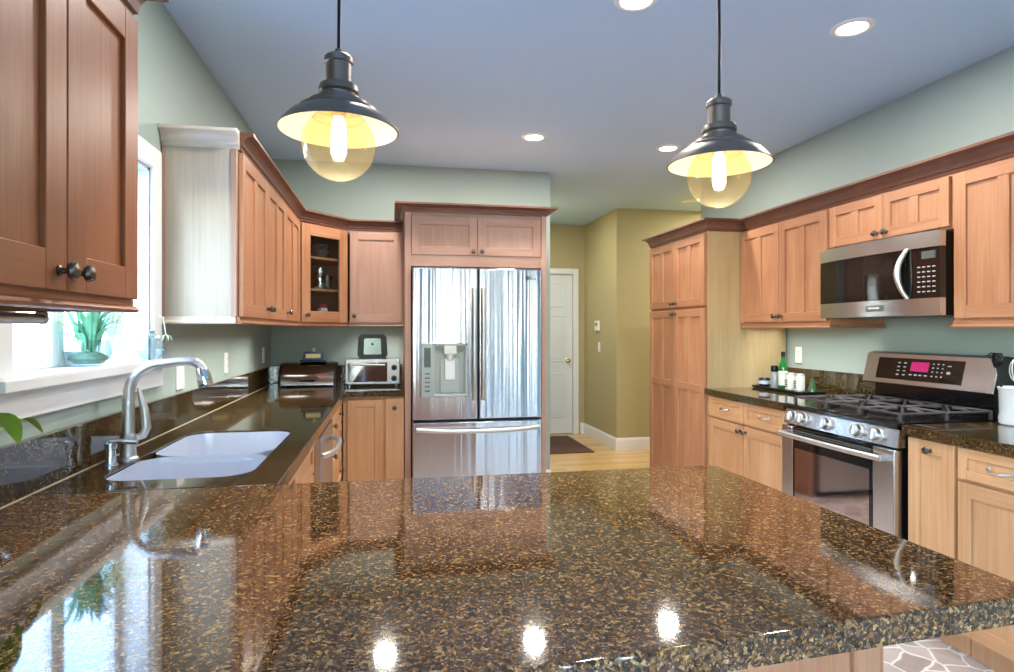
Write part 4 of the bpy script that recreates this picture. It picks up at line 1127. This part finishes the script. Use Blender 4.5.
can((-.03, 4.19), 'lit recessed ceiling light near the corner cabinet, behind a pendant')
can((-.03, 2.38), 'lit recessed ceiling light above the sink')
can((3.07, 5.95), 'unlit recessed ceiling light in the hall above the pantry', lit=False)
area('hall_fill_light', (3.72, 5.9, HC - .02), (0, 0, 0), .3, .3, 20, (1, .9, .72), shape='DISK')  # unseen fill behind the wall end, added to brighten the hall
area('hall_fill_light', (1.50, 6.5, HC - .02), (0, 0, 0), .25, .25, 13, (1, .96, .9), shape='DISK')  # hidden fill, added to brighten the hall door
UC = 2.3                                                # watts per metre of unseen fill, added to brighten walls under the cabinets
for (x, y, dx, dy) in ((2.70, 3.63, .26, .88), (2.70, 1.95, .26, .80), (-.76, 3.28, .16, 1.0), (-.76, 4.1, .16, .55), (-.10, 4.95, .38, .16)):
    area('under_cabinet_fill', (x, y, 1.368), (0, 0, 0), dx, dy, UC * max(dx, dy) * 1.6, (1, .97, .92), spread=105)
# under-cabinet light bar below the shaded cabinet
ul = thing('under_cabinet_light', 'slim grey light bar under the shaded wall cabinet', 'light', (-.70, 1.18, 1.357))
b = MB(); b.tube([(0, -.22, 0), (0, .24, 0)], .011, 12); b.obj('tube', M['satin'], ul)
for q in (.228, -.23):
    b = MB(); b.box(-.012, .012, q, q + .010, -.011, .016, .004); b.obj('bracket', M['satin'], ul)

# ------------------------------------------------------------------ window sill and plants
ZS = z0_s = WIN[2] + .002
tb = thing('terrarium', 'clear glass bowl of mossy plants on the window sill', 'terrarium', (-.955, 2.20, ZS))
b = MB(); b.shell([(.001, .003), (.035, .003), (.058, .018), (.066, .045), (.060, .075), (.056, .085), (.053, .085), (.057, .074), (.063, .045), (.055, .02), (.001, .006)], 28); b.obj('glass_bowl', M['clear'], tb)
b = MB()
random.seed(3)
b.lathe([(0, .008), (.040, .009), (.056, .026), (.050, .036), (.03, .045), (0, .046)], 20); b.obj('moss', M['soil'], tb)
b = MB()
for i in range(80):
    a = random.uniform(0, 2 * PI); h = random.uniform(.06, .15); r = random.uniform(.02, .11)
    ca, sa_ = math.cos(a), math.sin(a); r0 = random.uniform(0, .035); pts = [(ca * (r0 + r * q ** 1.6), sa_ * (r0 + r * q ** 1.6), .045 + h * math.sin(q * 1.9)) for q in [j / 6 for j in range(7)]]
    b.leaf(pts, random.uniform(.004, .0075))
b.obj('leaves', M['leafb'], tb)
sp = thing('spider_plant', 'spider plant with pale arching leaves on the window sill', 'plant', (-.975, 2.40, ZS))
b = MB(); b.lathe([(.030, 0), (.040, .07), (.043, .07), (.043, .082), (.037, .082), (.034, .07), (0, .066)], 20); b.obj('pot', M['white'], sp)
b = MB()
for i in range(46):
    a = random.uniform(0, 2 * PI); L_ = random.uniform(.05, .115); hh = random.uniform(.05, .13)
    ca, sa_ = math.cos(a), math.sin(a)
    if ca < 0: L_ *= .45
    pts = [(ca * L_ * q, sa_ * L_ * q, .066 + hh * math.sin(q * 2.4)) for q in [j / 8 for j in range(9)]]
    b.leaf(pts, random.uniform(.004, .008))
b.obj('leaves', M['leafw'], sp)
b = MB(); b.tube([(0, 0, .07), (.05, .06, .17), (.10, .11, .19), (.125, .15, .165), (.13, .165, .10)], .002, 6)
for k in range(7):
    a = k * .9; b.leaf([(.13, .165, .10), (.13 + .015 * math.cos(a), .165 + .015 * math.sin(a), .095), (.13 + .025 * math.cos(a), .165 + .025 * math.sin(a), .075)], .003)
b.obj('runner', M['leafw'], sp)
gj = thing('glass_jar', 'faceted clear glass jar with a lid on the window sill', 'jar', (-.892, 2.545, ZS))
b = MB(); b.shell([(.001, .003), (.034, .003), (.052, .028), (.054, .05), (.040, .078), (.032, .084), (.030, .084), (.038, .076), (.050, .05), (.048, .03), (.03, .008), (.001, .006)], 8); b.obj('body', M['clear'], gj)
b = MB(); b.lathe([(.034, .085), (.030, .096), (.012, .104), (.014, .114), (0, .118)], 8); b.obj('lid', plain('lid_grey_glass', (140, 158, 158), .12), gj)
# pothos at the near end of the counter
pt = thing('pothos', 'potted plant with broad lime leaves at the near end of the counter', 'plant', (-.80, 1.235, ZC1))
b = MB(); b.lathe([(.045, 0), (.060, .10), (.066, .10), (.066, .118), (.056, .118), (.052, .10), (0, .095)], 24); b.obj('pot', M['terra'], pt)
b = MB()
for (tip, mid_, wd_) in (((.02, .345, .185), (.02, .22, .225), .011), ((.05, .195, .185), (.03, .13, .255), .028), ((-.03, .12, .27), (-.01, .06, .25), .04), ((.09, -.1, .25), (.05, -.04, .26), .04), ((-.05, -.12, .22), (-.03, -.05, .24), .04)):
    p0 = Vector((0, 0, .10)); p1 = Vector(mid_); p2 = Vector(tip)
    pts = [p1 + (p2 - p1) * q + Vector((0, 0, .02 * math.sin(PI * q))) for q in [j / 7 for j in range(8)]]
    b.leaf(pts, wd_); b.tube([p0, (p0 + p1) / 2 + Vector((0, 0, .03)), p1], .003, 6)
b.obj('leaves', M['lime'], pt)
# hedge beyond the window
hd = MB(); bm = bmesh.new(); bmesh.ops.create_icosphere(bm, subdivisions=4, radius=1)
for v in bm.verts:
    k = 1 + .10 * math.sin(9 * v.co.x + 3 * v.co.y) + .08 * math.sin(13 * v.co.z + 7 * v.co.y) + random.uniform(-.05, .05)
    v.co = Vector((v.co.x * .9 * k, v.co.y * 3.2 * k, v.co.z * .85 * k))
hd.bm(bm); tag(hd.obj('hedge', M['hedge'], loc=(-7.5, 9.0, .35), angle=180), 'rounded green hedge outside beyond the kitchen window', 'hedge')
